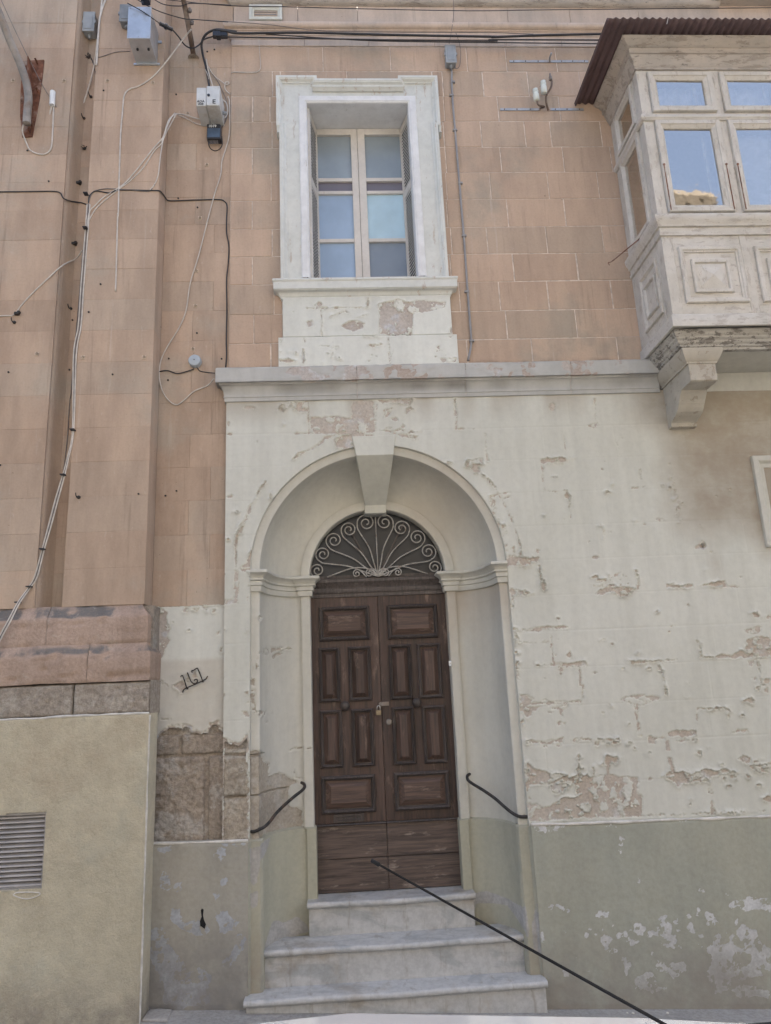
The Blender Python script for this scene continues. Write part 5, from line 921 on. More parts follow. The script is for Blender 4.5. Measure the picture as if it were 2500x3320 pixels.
# soft cavetto in the angle of the left pilaster
b = MB(); b.prism([(LPX-.001, YP+.02), (LPX+.012, YP+.028), (LPX+.022, YP+.06), (LPX+.032, YR-.03), (LPX+.06, YR-.001), (LPX-.001, YR-.001)], lambda u, v: (u, v, .668), lambda u, v: (u, v, 6.6)); b.build('pilaster_return', 'pinkL', NH, 60)
# base: two sloped weatherings, fascias, grey ashlar course, yellow plinth
def based(name, prof, x1, mat, ext=0, seam=()):
    xs_ = [-3.4]+list(seam)+[x1]
    for a, c in zip(xs_[:-1], xs_[1:]):
        last = c == x1
        c_ = c-max(p_[0] for p_ in prof) if last else c-.0015; pth = [(x, 0) for x in np.linspace(a+.0015, c_, max(2, int((c-a)/.03)))]+([(c_, .15)] if last else [])
        b = MB(); b.sweep(pth, densify(prof, .015), FX, cap=False); me = b.mesh(name, 45)
        co = np.empty(len(me.vertices)*3, np.float32); me.vertices.foreach_get('co', co); co = co.reshape(-1, 3); co[:, 1] += (fbm(co[:, 0], co[:, 2], 10, 3, 4, .6)-.5)*.018*(co[:, 1] < -.05); co[:, 1] += np.clip(fbm(co[:, 0], co[:, 2], 14, 5, 3)-.62, 0, 1)*.10*(co[:, 1] < -.05); co[:, 2] += (fbm(co[:, 0], co[:, 0]*0, 5, 2, 4)-.5)*.014; me.vertices.foreach_set('co', co.ravel())
        put(name, me, mat, NH)
def m_ledge():
    t = NT('weathered_ledge'); c = t.mix(t.rng(t.noise(2, 5), .35, .65), (.45, .345, .285), (.40, .30, .24)); nrm = t.n('NewGeometry').outputs['Normal']; nz = t.n('SeparateXYZ', {0: nrm}).outputs[2]
    f = t.math('MULTIPLY', t.rng(nz, .25, .55), t.rng(t.noise(3.0, 7, .7, sc=(1, .5, .5)), .40, .54)); v = t.noise(60, 5, .7); c = t.mix(t.math('MULTIPLY', f, t.rng(v, .3, .55, .55, 1)), c, (.16, .155, .15))
    c = t.val(c, t.rng(t.noise(3, 5, .6, sc=(3, 3, .4)), .3, .7, 1.06, .85)); c = t.mix(t.math('MULTIPLY', t.rng(t.noise(14, 6, .7), .58, .7), .5), c, (.48, .42, .36)); c = t.val(c, t.rng(v, .3, .65, .85, 1.06)); return t.out(c, .9, t.bump(t.noise(30, 6, .65), .5, .012), spec=.2)
MAT['ledgeL'] = m_ledge()
based('base_course', [(.0, .40), (.198, .402), (.203, .42), (.203, .575), (.199, .588), (.192, .598), (.160, .640), (.152, .655), (.146, .669), (0, .67)], -1.373+.0, 'ledgeL', seam=(-2.05,))
based('base_course', [(.0, .145), (.232, .150), (.238, .165), (.239, .322), (.236, .338), (.228, .350), (.210, .380), (.205, .392), (.202, .402), (0, .403)], -1.340, 'ledgeL', seam=(-1.755,))
for a, c in ((-3.4, -1.845), (-1.840, -1.338)): rough_block(a, c, -.062, .143, -.225, .010, 3 if a < -2 else 6, 'ashbase', NH, .009)
MB().box(-3.4, -1.36, -.12, .1, -.07, .66).build('base_core', 'ashbase', NH)
MB().add([(-1.338, -.22, -.07), (-1.338, .05, -.07), (-1.338, .05, .15), (-1.338, -.22, .15)], [(0, 1, 2, 3)]).build('base_return', 'ashbase', NH)
# yellow plinth with the ventilation opening
VX0, VX1, VZ0, VZ1 = -2.62, -1.957, -1.10, -.64
def yplinth():
    x1 = -1.338; zt_ = lambda x: -.066-.002*(x+1.3); xs = np.concatenate([np.arange(-3.4, VX1, .0125), np.arange(VX1, x1+.001, .0125)]); zs = np.linspace(0, 1, 150); X = np.repeat(xs[:, None], 150, 1); Z = np.zeros_like(X)
    for i, x in enumerate(xs): Z[i] = (GZ(x)-.03)+(zt_(x)-GZ(x)+.03)*zs
    yy = -.232+(fbm(X, Z, 2, 3, 3)-.5)*.012+(fbm(X, Z, 45, 2, 3, .7)-.5)*.0055+np.clip(Z-(Z[:, -1:]-.012), 0, .012)*.5
    hole = (X > VX0) & (X < VX1) & (Z > VZ0) & (Z < VZ1); kp = ~(hole[:-1, :-1] & hole[1:, 1:] & hole[1:, :-1] & hole[:-1, 1:])
    V = np.stack([X, yy, Z], -1); e1 = V[-1:].copy(); e1[:, :, 0] += .006; e1[:, :, 1] += .01; e2 = e1.copy(); e2[:, :, 1] = -.02; e2[:, :, 0] += .004
    kp = np.concatenate([kp, np.ones((2, kp.shape[1]), bool)], 0); put('plinth', grid_mesh('plinth', np.concatenate([V, e1, e2], 0), kp), 'yellow', NH)
yplinth()
lip('render_lip', 'putty', NH, (-2.6, -.226, -.066), (-1.338, -.226, -.063), .011, 3, .012, .010); lip('render_edge', 'putty', NH, (-1.336, -.222, -1.95), (-1.336, -.222, -.07), .0075, 4, .012, .004)
VT = empty('air_vent'); VT.parent = NH; VT.location = -NH.location
b = MB(); b.sweep([(VX0, VZ0), (VX0, VZ1), (VX1, VZ1), (VX1, VZ0)], [(-.012, -.226), (.004, -.224), (.008, -.18), (.008, -.05)], FZ, closed=True); b.build('vent_reveal', 'yellow', VT)
b = MB(); b.sweep([(VX0+.004, VZ0+.004), (VX0+.004, VZ1-.004), (VX1-.004, VZ1-.004), (VX1-.004, VZ0+.004)], [(0, -.17), (0, -.205), (.016, -.208), (.018, -.17)], FZ, closed=True); b.build('vent_frame', 'ventslat', VT)
MB().box(VX0, VX1, -.10, -.09, VZ0, VZ1).build('vent_back', 'dark', VT)
sl = MB(); sl.add([(VX0+.02, -.203, -.004), (VX1-.02, -.203, -.004), (VX1-.02, -.200, .004), (VX0+.02, -.200, .004), (VX1-.02, -.172, .022), (VX0+.02, -.172, .022), (VX1-.02, -.172, .018), (VX0+.02, -.172, .018)], [(0, 1, 2, 3), (3, 2, 4, 5), (0, 7, 6, 1)]); slm = sl.mesh('slat')
for k in range(15): put('slat', slm, 'ventslat', VT, (0, 0, VZ0+.026+k*.0285))
q = [at(*Y7(*p), -.232) for p in ((80, 560), (100, 545), (190, 542), (240, 548), (225, 565), (170, 582), (120, 575))]; b = MB(); b.tube([p+Vector((0, -.002, 0)) for p in spline(q+[q[0]], 3)], .0035, 5); b.build('render_scar', 'putty', VT)

# ================================================================== FIXTURES ON THE WALLS
ORD = ('first', 'second', 'third', 'fourth', 'fifth', 'sixth', 'seventh', 'eighth', 'ninth', 'tenth', 'eleventh', 'twelfth', 'thirteenth')
def cable(name, label, zm, pts, r, mat, y, cat='cable', group=None, n=6):
    """pts: (x, y[, depth]) traced on the wall; depth defaults to y"""
    q = []
    for p in pts:
        z = zm if len(p) < 4 else p[3]; q.append(at(*z(p[0], p[1]), (p[2] if len(p) > 2 and p[2] is not None else y)-r))
    b = MB(); b.tube(spline(q, n), r, 7); o = b.build(name, mat, None, True); return tag(o, label, cat, group)
def boxobj(x0, x1, y0, y1, z0, z1): return MB().box(x0, x1, y0, y1, z0, z1)
def rect(zm, x0, y0, x1, y1, y): a = at(*zm(x0, y0), y); c = at(*zm(x1, y1), y); d = at(*zm(x0, y1), y); e = at(*zm(x1, y0), y); return (a.x+d.x)/2, (c.x+e.x)/2, (c.z+d.z)/2, (a.z+e.z)/2
# overhead lines along the top of the facade
cable('power_cable', 'thick black power cable slung along the top of the facade', Z2, [(0, 182), (60, 185), (125, 199), (300, 198), (560, 196), (900, 205), (1250, 213), (1666, 220), (0, 222, None, Z3), (300, 211, None, Z3), (640, 204, None, Z3), (800, 200, None, Z3)], .010, 'bcable', -.08)
cable('power_cable', 'black cable with a splice running just under the thickest overhead cable', Z2, [(20, 222), (80, 222), (350, 226), (650, 232), (1100, 240), (1666, 246), (0, 238, None, Z3), (640, 240, None, Z3), (800, 240, None, Z3)], .006, 'bcable', -.07)
cable('power_cable', 'lowest black cable of the overhead bundle above the window', Z2, [(300, 205), (650, 228), (1000, 246), (1666, 256), (0, 255, None, Z3), (620, 262, None, Z3), (780, 264, None, Z3)], .0045, 'bcable', -.06)
cable('wire', 'thin wire sagging across the string course above the power cables', Z2, [(-60, 120), (0, 125), (300, 146), (560, 178), (800, 189), (1250, 194), (1666, 195), (0, 195, None, Z3), (240, 204, None, Z3)], .0035, 'gcable', -.06, 'wire')
cable('wire', 'topmost thin wire crossing the parapet', Z2, [(-700, -50), (0, 28), (400, 40), (850, 52), (1400, 63), (1650, 64), (200, 60, None, Z3), (600, 56, None, Z3), (1200, 50, None, Z3), (1800, 45, None, Z3)], .0035, 'bcable', -.12, 'wire')
cable('wire', 'thin wire dropping from the parapet to the conduit box', Z2, [(1425, -20), (1428, 80), (1415, 180), (1400, 262)], .0025, 'gcable', -.03, 'wire')
cable('wire', 'short looped wire hanging beside the grey conduit box', Z2, [(1440, 195), (1462, 260), (1470, 330), (1462, 395), (1442, 412), (1432, 395)], .0028, 'gcable', -.02, 'wire')
cable('wire', 'pale wire pinned across the pink stone left of the window top', Z2, [(92, 437), (120, 433), (210, 436), (250, 430), (268, 400), (262, 300), (258, 225)], .0032, 'wcable', .028, 'wire')
b = MB(); r_ = rect(Z1, 1440, 232, 1540, 266, -.05); b.box(r_[0], r_[1], -.09, -.05, r_[2], r_[3]); b.box(r_[0]+.03, r_[0]+.07, -.095, -.045, r_[2]-.008, r_[3]+.012); tag(bev(b.build('cable_splice', 'blackp'), .006), 'black cable splice at the house corner beside the string course', 'splice')
b = MB(); p0, p1 = at(*Z1(1078, 158), -.25), at(*Z1(1165, 200), -.22); b.tube([p0, p0+(p1-p0)*.3, p1], .016, 8); b.tube([p0+(p1-p0)*.4, p0+(p1-p0)*.6], .024, 8); tag(b.build('cable_splice', 'blackp'), 'black cable splice hanging beside the silver metal box', 'splice')
# right: grey conduit and box
cb = tag(empty('conduit', at(*Z5(1512, 1055), YU)), 'thin grey conduit running down the pink stone right of the window', 'conduit')
q = [at(*p, YU-.012) for p in (Z2(1415, 375), Z2(1418, 560), Z2(1437, 800), Z2(1462, 1100), Z2(1478, 1296), Z5(1490, 330), Z5(1512, 650), Z5(1530, 880), Z5(1532, 960), Z5(1514, 1052))]
MB().tube(spline(q, 4), .009, 8).build('pipe', 'conduit', cb, True)
for p in (Z2(1420, 500), Z2(1412, 580), Z2(1432, 788), Z2(1465, 1105), Z5(1487, 310), Z5(1503, 645), Z5(1533, 940)):
    c = at(*p, YU); MB().box(c.x-.016, c.x+.020, YU-.024, YU-.001, c.z-.007, c.z+.007).build('pipe_clip', 'conduit', cb)
def jbox(label, zm, x0, y0, x1, y1, y, d, mat, lid=True, group=None):
    e = tag(empty('junction_box'), label, 'junction box', group); r = rect(zm, x0, y0, x1, y1, y-d); e.location = (r[0], y, r[2])
    bev(MB().box(r[0], r[1], y-d+.012, y, r[2], r[3]).build('body', mat, e), .008, 3); bev(MB().box(r[0]-.004, r[1]+.004, y-d, y-d+.014, r[2]-.004, r[3]+.004).build('lid', mat, e), .006, 3)
    bev(MB().box(r[0]+.014, r[1]-.014, y-d-.004, y-d+.002, r[2]+.02, r[3]-.02).build('label_plate', mat, e), .002)
    for sx_ in (r[0]-.012, r[1]): MB().box(sx_, sx_+.012, y-d+.002, y-d+.02, (r[2]+r[3])/2-.012, (r[2]+r[3])/2+.012).build('lug', mat, e)
    MB().tube([((r[0]+r[1])/2, y-d*.5, r[2]+.005), ((r[0]+r[1])/2, y-d*.5, r[2]-.035)], .014, 10).build('gland', mat, e, True); return e
jbox('grey junction box above the thin conduit, right of the window', Z2, 1380, 268, 1440, 372, YU, .075, 'gplast')
jbox('pale blue grey junction box high on the wall between two pilasters', Z1, 560, 78, 636, 205, YR, .09, 'gplast')
jbox('dark grey junction box tucked behind the silver metal box', Z1, 808, 28, 885, 140, YP, .08, 'gplast2')
# silver box on the pilaster
e = tag(empty('meter_box'), 'silver sheet metal box screwed to the pilaster', 'metal box'); r = rect(Z1, 868, 52, 1014, 258, -.40); e.location = (r[0], YP, r[2])
bev(MB().box(r[0], r[1], -.398, YP-.004, r[2], r[3]).build('body', 'galv', e), .003); bev(MB().box(r[0]-.006, r[1]+.006, -.404, -.399, r[2]-.004, r[3]+.006).build('cover', 'galv', e), .002)
for sx_ in (r[0]+.01, (r[0]+r[1])/2, r[1]-.01):
    for sz_ in (r[2]+.012, r[3]-.010): MB().lathe([(.004, 0), (.004, -.003), (.001, -.004)], (sx_, -.4045, sz_), 'y', 8).build('screw', 'steel', e)
for bx in ((r[0]-.02, r[1]+.02, r[2]-.018, r[2]+.0), (r[1], r[1]+.03, r[3]-.10, r[3]-.075)): MB().box(bx[0], bx[1], YP-.012, YP, bx[2], bx[3]).build('mounting_foot', 'galv', e)
for sx_ in (r[0]+.05, r[0]+.14): MB().lathe([(.010, 0), (.010, -.012)], (sx_, -.30, r[2]+.0), 'z', 10).build('grommet', 'blackp', e)
# distribution box with lettering
def text(body, size, loc, mat, parent, name='lettering', font_off=.0005):
    cu = bpy.data.curves.new(name, 'FONT'); cu.body = body; cu.size = size; cu.align_x = 'CENTER'; cu.align_y = 'CENTER'; cu.extrude = .0004; cu.offset = size*.022; cu.space_line = .86
    o = bpy.data.objects.new('tmp', cu); COL.objects.link(o); dg = bpy.context.evaluated_depsgraph_get(); me = bpy.data.meshes.new_from_object(o.evaluated_get(dg)); bpy.data.objects.remove(o)
    for v in me.vertices: v.co = Vector((v.co.x, -v.co.z, v.co.y))
    me.materials.clear(); return put(name, me, mat, parent, loc)
e = tag(empty('distribution_box'), 'off-white two-part distribution box lettered ADA 208 and E', 'utility box'); DF = -.185
ra = rect(Z1, 1326, 590, 1394, 714, DF); rb = rect(Z1, 1399, 584, 1484, 714, DF); e.location = (ra[0], YST, ra[2])
bev(MB().box(ra[0], ra[1]-.001, DF, YST, ra[2], ra[3]).build('body', 'lplast', e), .006, 3); bev(MB().box(ra[1]+.001, rb[1], DF-.006, YST, rb[2], rb[3]+.002).build('body', 'lplast', e), .006, 3)
text('ADA\n208', .030, ((ra[0]+ra[1])/2-.004, DF-.001, ra[2]+.030), 'ink', e); text('E', .058, ((rb[0]+rb[1])/2+.006, DF-.007, rb[2]+.034), 'ink', e)
cc = at(*Z1(1408, 642), DF-.008); MB().lathe([(.012, .004), (.012, -.004), (.001, -.006)], (cc.x, DF-.008, cc.z), 'y', 14).build('knob', 'blackp', e)
MB().tube([(rb[1]-.002, -.05, rb[2]+.05), (rb[1]+.035, -.05, rb[2]+.05)], .014, 10).build('gland', 'gplast', e, True)
e = tag(empty('fibre_terminal'), 'small dark fibre terminal numbered 1019 below the distribution box', 'utility box'); r = rect(Z1, 1396, 836, 1490, 935, -.02); e.location = (r[0], YST, r[2])
bev(MB().box(r[0], r[1], -.02, YST, r[2], r[3]).build('body', 'blackp', e), .006, 3); bev(MB().box(r[0]+.006, r[1]-.006, -.023, -.019, r[2]+.012, r[3]-.045).build('cover', 'bluelab', e), .002)
text('1019', .034, ((r[0]+r[1])/2-.012, -.0215, r[3]-.024), 'wink', e)
MB().lathe([(.004, 0), (.005, -.002)], ((r[0]+r[1])/2, -.022, r[3]-.004), 'y', 8).build('screw', 'lplast', e)
for k in range(7): xx = r[0]+.018+k*.0115; MB().tube([(xx, .0, r[2]+.002), (xx-.002, -.002, r[2]-.03), (xx+.004*(-1)**k, -.002, r[2]-.04)], .003, 6).build('connector', 'gcable', e)
cable('cable', 'black loop of cable hanging under the dark fibre terminal', Z1, [(1410, 930), (1408, 970), (1422, 1002), (1452, 1018), (1484, 1005), (1502, 970), (1498, 920)], .0035, 'bcable', YST)
# black bundle bending down from the overhead line to the distribution box
cable('power_cable', 'thick black cable bending down to the distribution box', Z1, [(1600, 214, -.06), (1540, 206, -.07), (1455, 200, -.07), (1390, 232, -.05), (1362, 290, -.01), (1368, 360, .02), (1388, 440, .03), (1402, 510, .03), (1414, 590, -.05)], .010, 'bcable', -.03)
cable('cable', 'thinner black cable looping from the splice to the bent bundle', Z1, [(1160, 196, -.22), (1200, 240, -.18), (1250, 305, -.1), (1300, 325, -.05), (1345, 302, -.02), (1380, 265, -.04), (1440, 246, -.06)], .006, 'bcable', -.1)
cable('cable', 'white cable entering the top of the distribution box on its left', Z1, [(1388, 470, .03), (1406, 520, .01), (1412, 585, -.05)], .005, 'wcable', .0)
cable('cable', 'white cable entering the top of the distribution box on its right', Z1, [(1392, 400, .03), (1412, 500, .0), (1438, 585, -.05)], .005, 'wcable', .0)
cable('cable', 'white cable ending in a small curl beside the house corner', Z1, [(1408, 450, .03), (1440, 505), (1490, 545), (1525, 570), (1545, 565), (1540, 553), (1522, 556), (1518, 590), (1530, 615), (1553, 635)], .004, 'wcable', .035)
cable('cable', 'dark cable crossing behind the distribution box to the fibre terminal', Z1, [(1420, 480), (1470, 548), (1500, 610), (1525, 668), (1536, 740), (1525, 810), (1500, 860), (1492, 900)], .004, 'gcable', .035)
cable('cable', 'long white cable falling loosely from the house corner to the cornice end', Z1, [(1540, 652), (1550, 700), (1548, 900), (1525, 1000), (1498, 1090), (1490, 1180), (1455, 1290), (1410, 1455), (1340, 480, None, Z4), (1285, 660, None, Z4), (1255, 850, None, Z4), (1205, 970, None, Z4), (1130, 1090, None, Z4), (1085, 1190, None, Z4), (1075, 1290, None, Z4), (1095, 1385, None, Z4), (1135, 1450, None, Z4), (1190, 1483, None, Z4), (1240, 1455, None, Z4), (1310, 1393, None, Z4), (1400, 1355, None, Z4), (1445, 1308, -.02, Z4)], .0048, 'wcable', .04)
cable('cable', 'grey white cable sagging under the distribution box', Z1, [(1090, 960, -.15), (1130, 850, -.15), (1160, 790, -.1), (1195, 770, .0), (1250, 775), (1330, 800), (1430, 812), (1510, 800), (1536, 760), (1530, 700), (1500, 668)], .005, 'wcable', .03)
cable('cable', 'lower white cable sagging from the pilaster to the fibre terminal', Z1, [(1195, 772, .02), (1260, 800), (1330, 836), (1400, 842)], .004, 'wcable', .035)
cable('cable', 'white cable slanting down the pilaster from the distribution box', Z1, [(1180, 765, -.05), (1135, 820, -.12), (1105, 920), (1030, 1010), (920, 1150), (840, 1240), (750, 1300), (690, 1340), (640, 1390), (605, 1430), (585, 290, None, Z4)], .005, 'wcable', YP)
cable('cable', 'second white cable slanting beside it across the pilaster', Z1, [(1190, 768, -.05), (1120, 900, -.14), (1090, 970), (1040, 1020), (970, 1130), (880, 1220), (800, 1280), (700, 1360), (640, 1420), (600, 1490)], .0045, 'wcable', YP)
cable('cable', 'white cable dropping from the bend to the black cable on the pilaster edge', Z1, [(1200, 768, .0), (1140, 810, -.12), (1105, 930), (1085, 1040), (1068, 1180), (1040, 1250), (1012, 1283)], .0045, 'wcable', YP)
cable('cable', 'white cable hanging straight down the middle of the pilaster', Z1, [(1290, 200, -.3), (1240, 260, -.2), (1120, 420), (1030, 520), (945, 578), (870, 605), (838, 650), (828, 750), (815, 900), (808, 1100), (802, 1300), (798, 1458), (795, 200, None, Z4), (788, 450, None, Z4), (784, 600, None, Z4), (780, 716, None, Z4)], .0058, 'wcable', YP)
cable('cable', 'thin black cable stapled across the left pilaster', Z4, [(-60, 46, YP), (150, 44, YP), (350, 42, YP), (405, 52, YP), (425, 85, YP), (450, 100, -.13), (478, 108, -.07), (500, 112, -.035), (545, 118, YR), (585, 130, YR)], .005, 'bcable', YP)
cable('cable', 'thin black cable stapled across the middle pilaster and down the house corner', Z4, [(598, 120, YP), (602, 80, YP), (625, 50, YP), (655, 40, YP), (740, 52, YP), (800, 34, YP), (1000, 36, YP), (1075, 38, YP), (1100, 60, -.05), (1125, 95, YST), (1155, 106), (1340, 100), (1480, 98), (1515, 110), (1533, 140), (1530, 230), (1530, 320), (1546, 420), (1538, 560), (1530, 640), (1532, 860), (1528, 1040), (1530, 1150), (1524, 1230)], .005, 'bcable', YST)
cable('cable', 'grey cable running along the black one over the middle pilaster', Z4, [(590, 200), (600, 110), (630, 48), (700, 26), (800, 28), (900, 36), (1005, 42), (1030, 15), (1045, -5)], .004, 'gcable', YP)
cable('cable', 'white cable strung from a rusty clamp across the left pilaster', Z4, [(-40, 885, YP), (40, 882, YP), (95, 875, YP), (150, 805, YP), (250, 700, YP), (400, 560, YP), (460, 522, -.07), (500, 505, YR-.02), (530, 480, -.07), (553, 445, YP+.02)], .0052, 'wcable', YP)
for i, (dx, r_, mt, lab) in enumerate(((0, .0045, 'wcable', 'leftmost pale cable in the bundle down the pilaster edge'), (9, .004, 'gcable', 'middle grey cable in the bundle down the pilaster edge'), (19, .0048, 'wcable', 'rightmost pale cable in the bundle down the pilaster edge'))):
    cable('cable', lab, Z4, [(588+dx, 130), (578+dx, 280), (565+dx, 440), (545+dx, 700), (528+dx, 950)]+[(500+dx-4, 1150), (490+dx*.4, 195, None, Y1), (455+dx*.5, 380, None, Y1), (425+dx*.7, 495, None, Y1), (375+dx, 660, None, Y1), (330+dx, 830, None, Y1), (285+dx*.8, 1000, None, Y1), (235+dx, 1180, None, Y1), (195+dx*.8, 1255, None, Y1), (120+dx*.8, 1360, -.2, Y1), (55+dx, 1480, -.25, Y1), (-10+dx, 1600, -.27, Y1), (-60+dx, 1700, -.27, Y1)], r_, mt, YP)
for i, p in enumerate(((580, 60, Z4), (576, 291, Z4), (490, 195, Y1), (425, 499, Y1), (286, 1001, Y1), (197, 1254, Y1), (121, 1360, Y1))):
    c = at(*p[2](p[0], p[1]), -.17); b = MB(); b.box(c.x-.016, c.x+.018, -.195, -.15, c.z-.004, c.z+.004); tag(bev(b.build('cable_tie', 'blackp'), .002), 'black tie on the pale cable bundle, '+ORD[i]+' from the top', 'cable tie', 'ties on the pale cable bundle')
cable('cable', 'thin grey cable hanging beside the recess between the pilasters', Z4, [(560, 440), (540, 700), (505, 1100), (480, 1400), (470, 10, None, Y1), (455, 250, None, Y1), (430, 470, None, Y1)], .004, 'gcable', YR)
for lab, dx in (('left strand of the white cable pair sweeping down past the grey junction box', 0), ('right strand of the white cable pair sweeping down past the grey junction box', 14)):
    if dx: pts = [(715, -10, YP), (690, 60, YP), (672, 140, YP), (660, 300, YP), (655, 400, YP), (650, 440, YP)]
    else: pts = [(690, -10, YP), (678, 100, YP), (655, 300, -.1), (635, 450, -.05), (590, 620), (540, 750), (480, 830), (420, 868), (380, 870), (345, 830, -.1), (338, 770, -.14), (350, 715, -.15)]
    cable('cable', lab, Z1, pts, .008 if dx else .007, 'wcable', YR)
cable('cable', 'white cable looping from the street lamp arm to the small white connector', Z1, [(160, 835, -.2), (152, 890, -.18), (180, 970), (205, 1015), (260, 1040), (310, 1038), (345, 1000), (355, 900), (362, 715)], .006, 'wcable', YP)
b = MB(); c0, c1 = at(*Z1(356, 618), YP-.015), at(*Z1(352, 712), YP-.015); b.tube([c0, c1], .022, 10); tag(bev(b.build('connector', 'wink'), .003), 'small white cable connector on the left pilaster', 'connector')
cable('wire', 'thin slack stay wire crossing the left pilaster', Z1, [(-10, -40, -.3), (100, 200, -.22), (200, 405, -.2), (290, 580, YP), (380, 720, YP), (470, 850, -.02), (520, 930, YR), (560, 985, YR)], .003, 'gcable', YP, 'wire')
cable('wire', 'black twisted wire under the pale blue grey junction box', Z1, [(605, 250), (570, 285), (575, 330), (605, 370), (630, 430), (645, 500), (652, 560)], .0035, 'bcable', YR, 'wire')
cable('wire', 'thin cable running from the pilaster edge to the silver box', Z1, [(655, 390), (700, 378), (780, 352), (880, 345)], .003, 'gcable', YP, 'wire')
cable('cable', 'dark wire passing behind the brown pole towards the parapet', Z1, [(1040, -5, -.3), (1110, 30, -.3), (1220, 40, -.3), (1300, 22, -.3), (1560, 34, -.2)], .004, 'bcable', -.3)
cable('cable', 'dark wire crossing in front of the brown pole', Z1, [(900, -20, -.35), (1000, 40, -.35), (1100, 85, -.3), (1240, 125, -.3), (1330, 132, -.25), (1540, 148, -.12)], .004, 'bcable', -.3)
cable('cable', 'black wire running over the silver box to the splice', Z1, [(860, 20, -.42), (960, 75, -.41), (1040, 130, -.38), (1080, 160, -.26)], .004, 'bcable', -.4)
cable('cable', 'dark cable leaving the round grey disc to the left', Z4, [(1310, 1240), (1280, 1252), (1200, 1272), (1130, 1252), (1070, 1262), (1052, 1280), (1048, 1400), (1044, 20, None, Y1), (1036, 260, None, Y1), (1028, 560, None, Y1), (1015, 900, None, Y1), (1004, 1150, None, Y1), (998, 1395, None, Y1)], .0045, 'bcable', .04)
cable('cable', 'dark cable leaving the round grey disc towards the cornice', Z4, [(1330, 1228), (1350, 1255), (1400, 1265), (1450, 1270, .0)], .004, 'bcable', YST)
c = at(*Z4(1312, 1180), .0); e = tag(empty('round_cover', c), 'round blue grey plastic cover on the pink strip beside the cornice', 'cover'); MB().lathe([(.049, YST), (.049, .012), (.044, .0), (.02, -.006), (.001, -.007)], (c.x, 0, c.z), 'y', 28).build('cap', 'disc', e, 40); MB().lathe([(.006, -.004), (.005, -.010), (.001, -.011)], (c.x, 0, c.z), 'y', 10).build('screw', 'gplast2', e)
# square adhesive cable clips
clipm = MB(); clipm.box(-.0145, .0145, -.004, 0, -.0145, .0145)
for a in range(4):
    s_, t_ = ((1, 0), (0, 1), (-1, 0), (0, -1))[a]; clipm.box(*(sorted((s_*.004-.002, s_*.010+.002)) if s_ else (-.006, .006)), -.009, -.003, *(sorted((t_*.004-.002, t_*.010+.002)) if t_ else (-.006, .006)))
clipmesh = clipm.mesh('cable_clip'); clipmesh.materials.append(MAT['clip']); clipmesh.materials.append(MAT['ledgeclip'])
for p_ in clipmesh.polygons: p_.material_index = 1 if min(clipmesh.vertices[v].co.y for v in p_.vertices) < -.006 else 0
CL = [(Z1, 88, 545, YP, 'left of the rusty bracket'), (Z1, 432, 546, YP, 'at the right edge of the left pilaster near its rusty bracket'), (Z1, 726, 547, YP, 'at the left edge of the middle pilaster near the top'), (Z1, 1032, 561, YP, 'at the right edge of the middle pilaster near the top'), (Z1, 1267, 768, YST, 'on the sagging cables left of the distribution box'), (Z1, 1396, 1113, YST, 'below the fibre terminal, highest of its column'), (Z4, 1351, 223, YST, 'second from the top of the column below the fibre terminal'), (Z4, 1326, 580, YST, 'third from the top of the column below the fibre terminal'), (Z4, 1319, 817, YST, 'fourth from the top of the column below the fibre terminal'), (Z4, 1302, 1108, YST, 'just above the round grey cover'), (Z4, 250, 1140, YP, 'low on the left pilaster'), (Z4, 560, 1165, YP, 'low at the left edge of the middle pilaster'), (Z4, 973, 1163, YP, 'low at the right edge of the middle pilaster')]
for zm, x, y, yy, lab in CL:
    o = put('cable_clip', clipmesh, 'clip', None, at(*zm(x, y), yy)); o.rotation_euler.y = random.uniform(-.06, .06); tag(o, 'square beige cable clip '+lab, 'cable clip', 'square cable clips on the pink wall')
# lamp arm on a rusty bracket
e = tag(empty('wall_bracket', at(*Z1(180, 925), YP)), 'long rusted steel bracket on the left pilaster', 'bracket')
po = [at(*Z1(*p), YP-.01) for p in ((152, 412), (297, 404), (285, 520), (268, 650), (218, 922), (150, 925), (136, 780), (140, 600))]; po = [(p.x, p.z) for p in po]
b = MB(); b.prism(po, lambda u, v: (u, YP-.012, v), lambda u, v: (u, YP-.001, v)); b.build('plate', 'rust', e)
p0, p1 = at(*Z1(215, 440), YP-.01), at(*Z1(200, 900), YP-.01); b = MB(); b.add([(p0.x, YP-.012, p0.z), (p0.x, YP-.10, p0.z+.0), (p1.x, YP-.05, p1.z), (p1.x, YP-.012, p1.z), (p0.x+.008, YP-.012, p0.z), (p0.x+.008, YP-.10, p0.z), (p1.x+.008, YP-.05, p1.z), (p1.x+.008, YP-.012, p1.z)], [(0, 1, 2, 3), (4, 5, 6, 7), (0, 1, 5, 4), (1, 2, 6, 5), (2, 3, 7, 6)]); b.build('web', 'rust', e)
for p in ((255, 430), (262, 625)): c = at(*Z1(*p), YP-.014); MB().tube([(c.x, YP-.012, c.z), (c.x-.01, YP-.05, c.z+.02)], .008, 8).build('bolt', 'rust', e)
ar = [at(*Z1(*p[:2]), p[2]) for p in ((180, 835, -.235), (186, 740, -.235), (192, 660, -.235), (178, 560, -.245), (135, 430, -.28), (65, 270, -.35), (5, 115, -.43), (-80, -90, -.55))]
b = MB(); b.tube(spline(ar, 6), .031, 14, cap=False); d_ = ar[0]-ar[1]; b.tube([ar[0], ar[0]-Vector((0, 0, .001))+d_*.0, ar[1]], [.027, .027, .027], 12); tag(b.build('lamp_arm', 'pole', None, True), 'curved weathered grey pipe arm rising from the rusty bracket', 'pole')
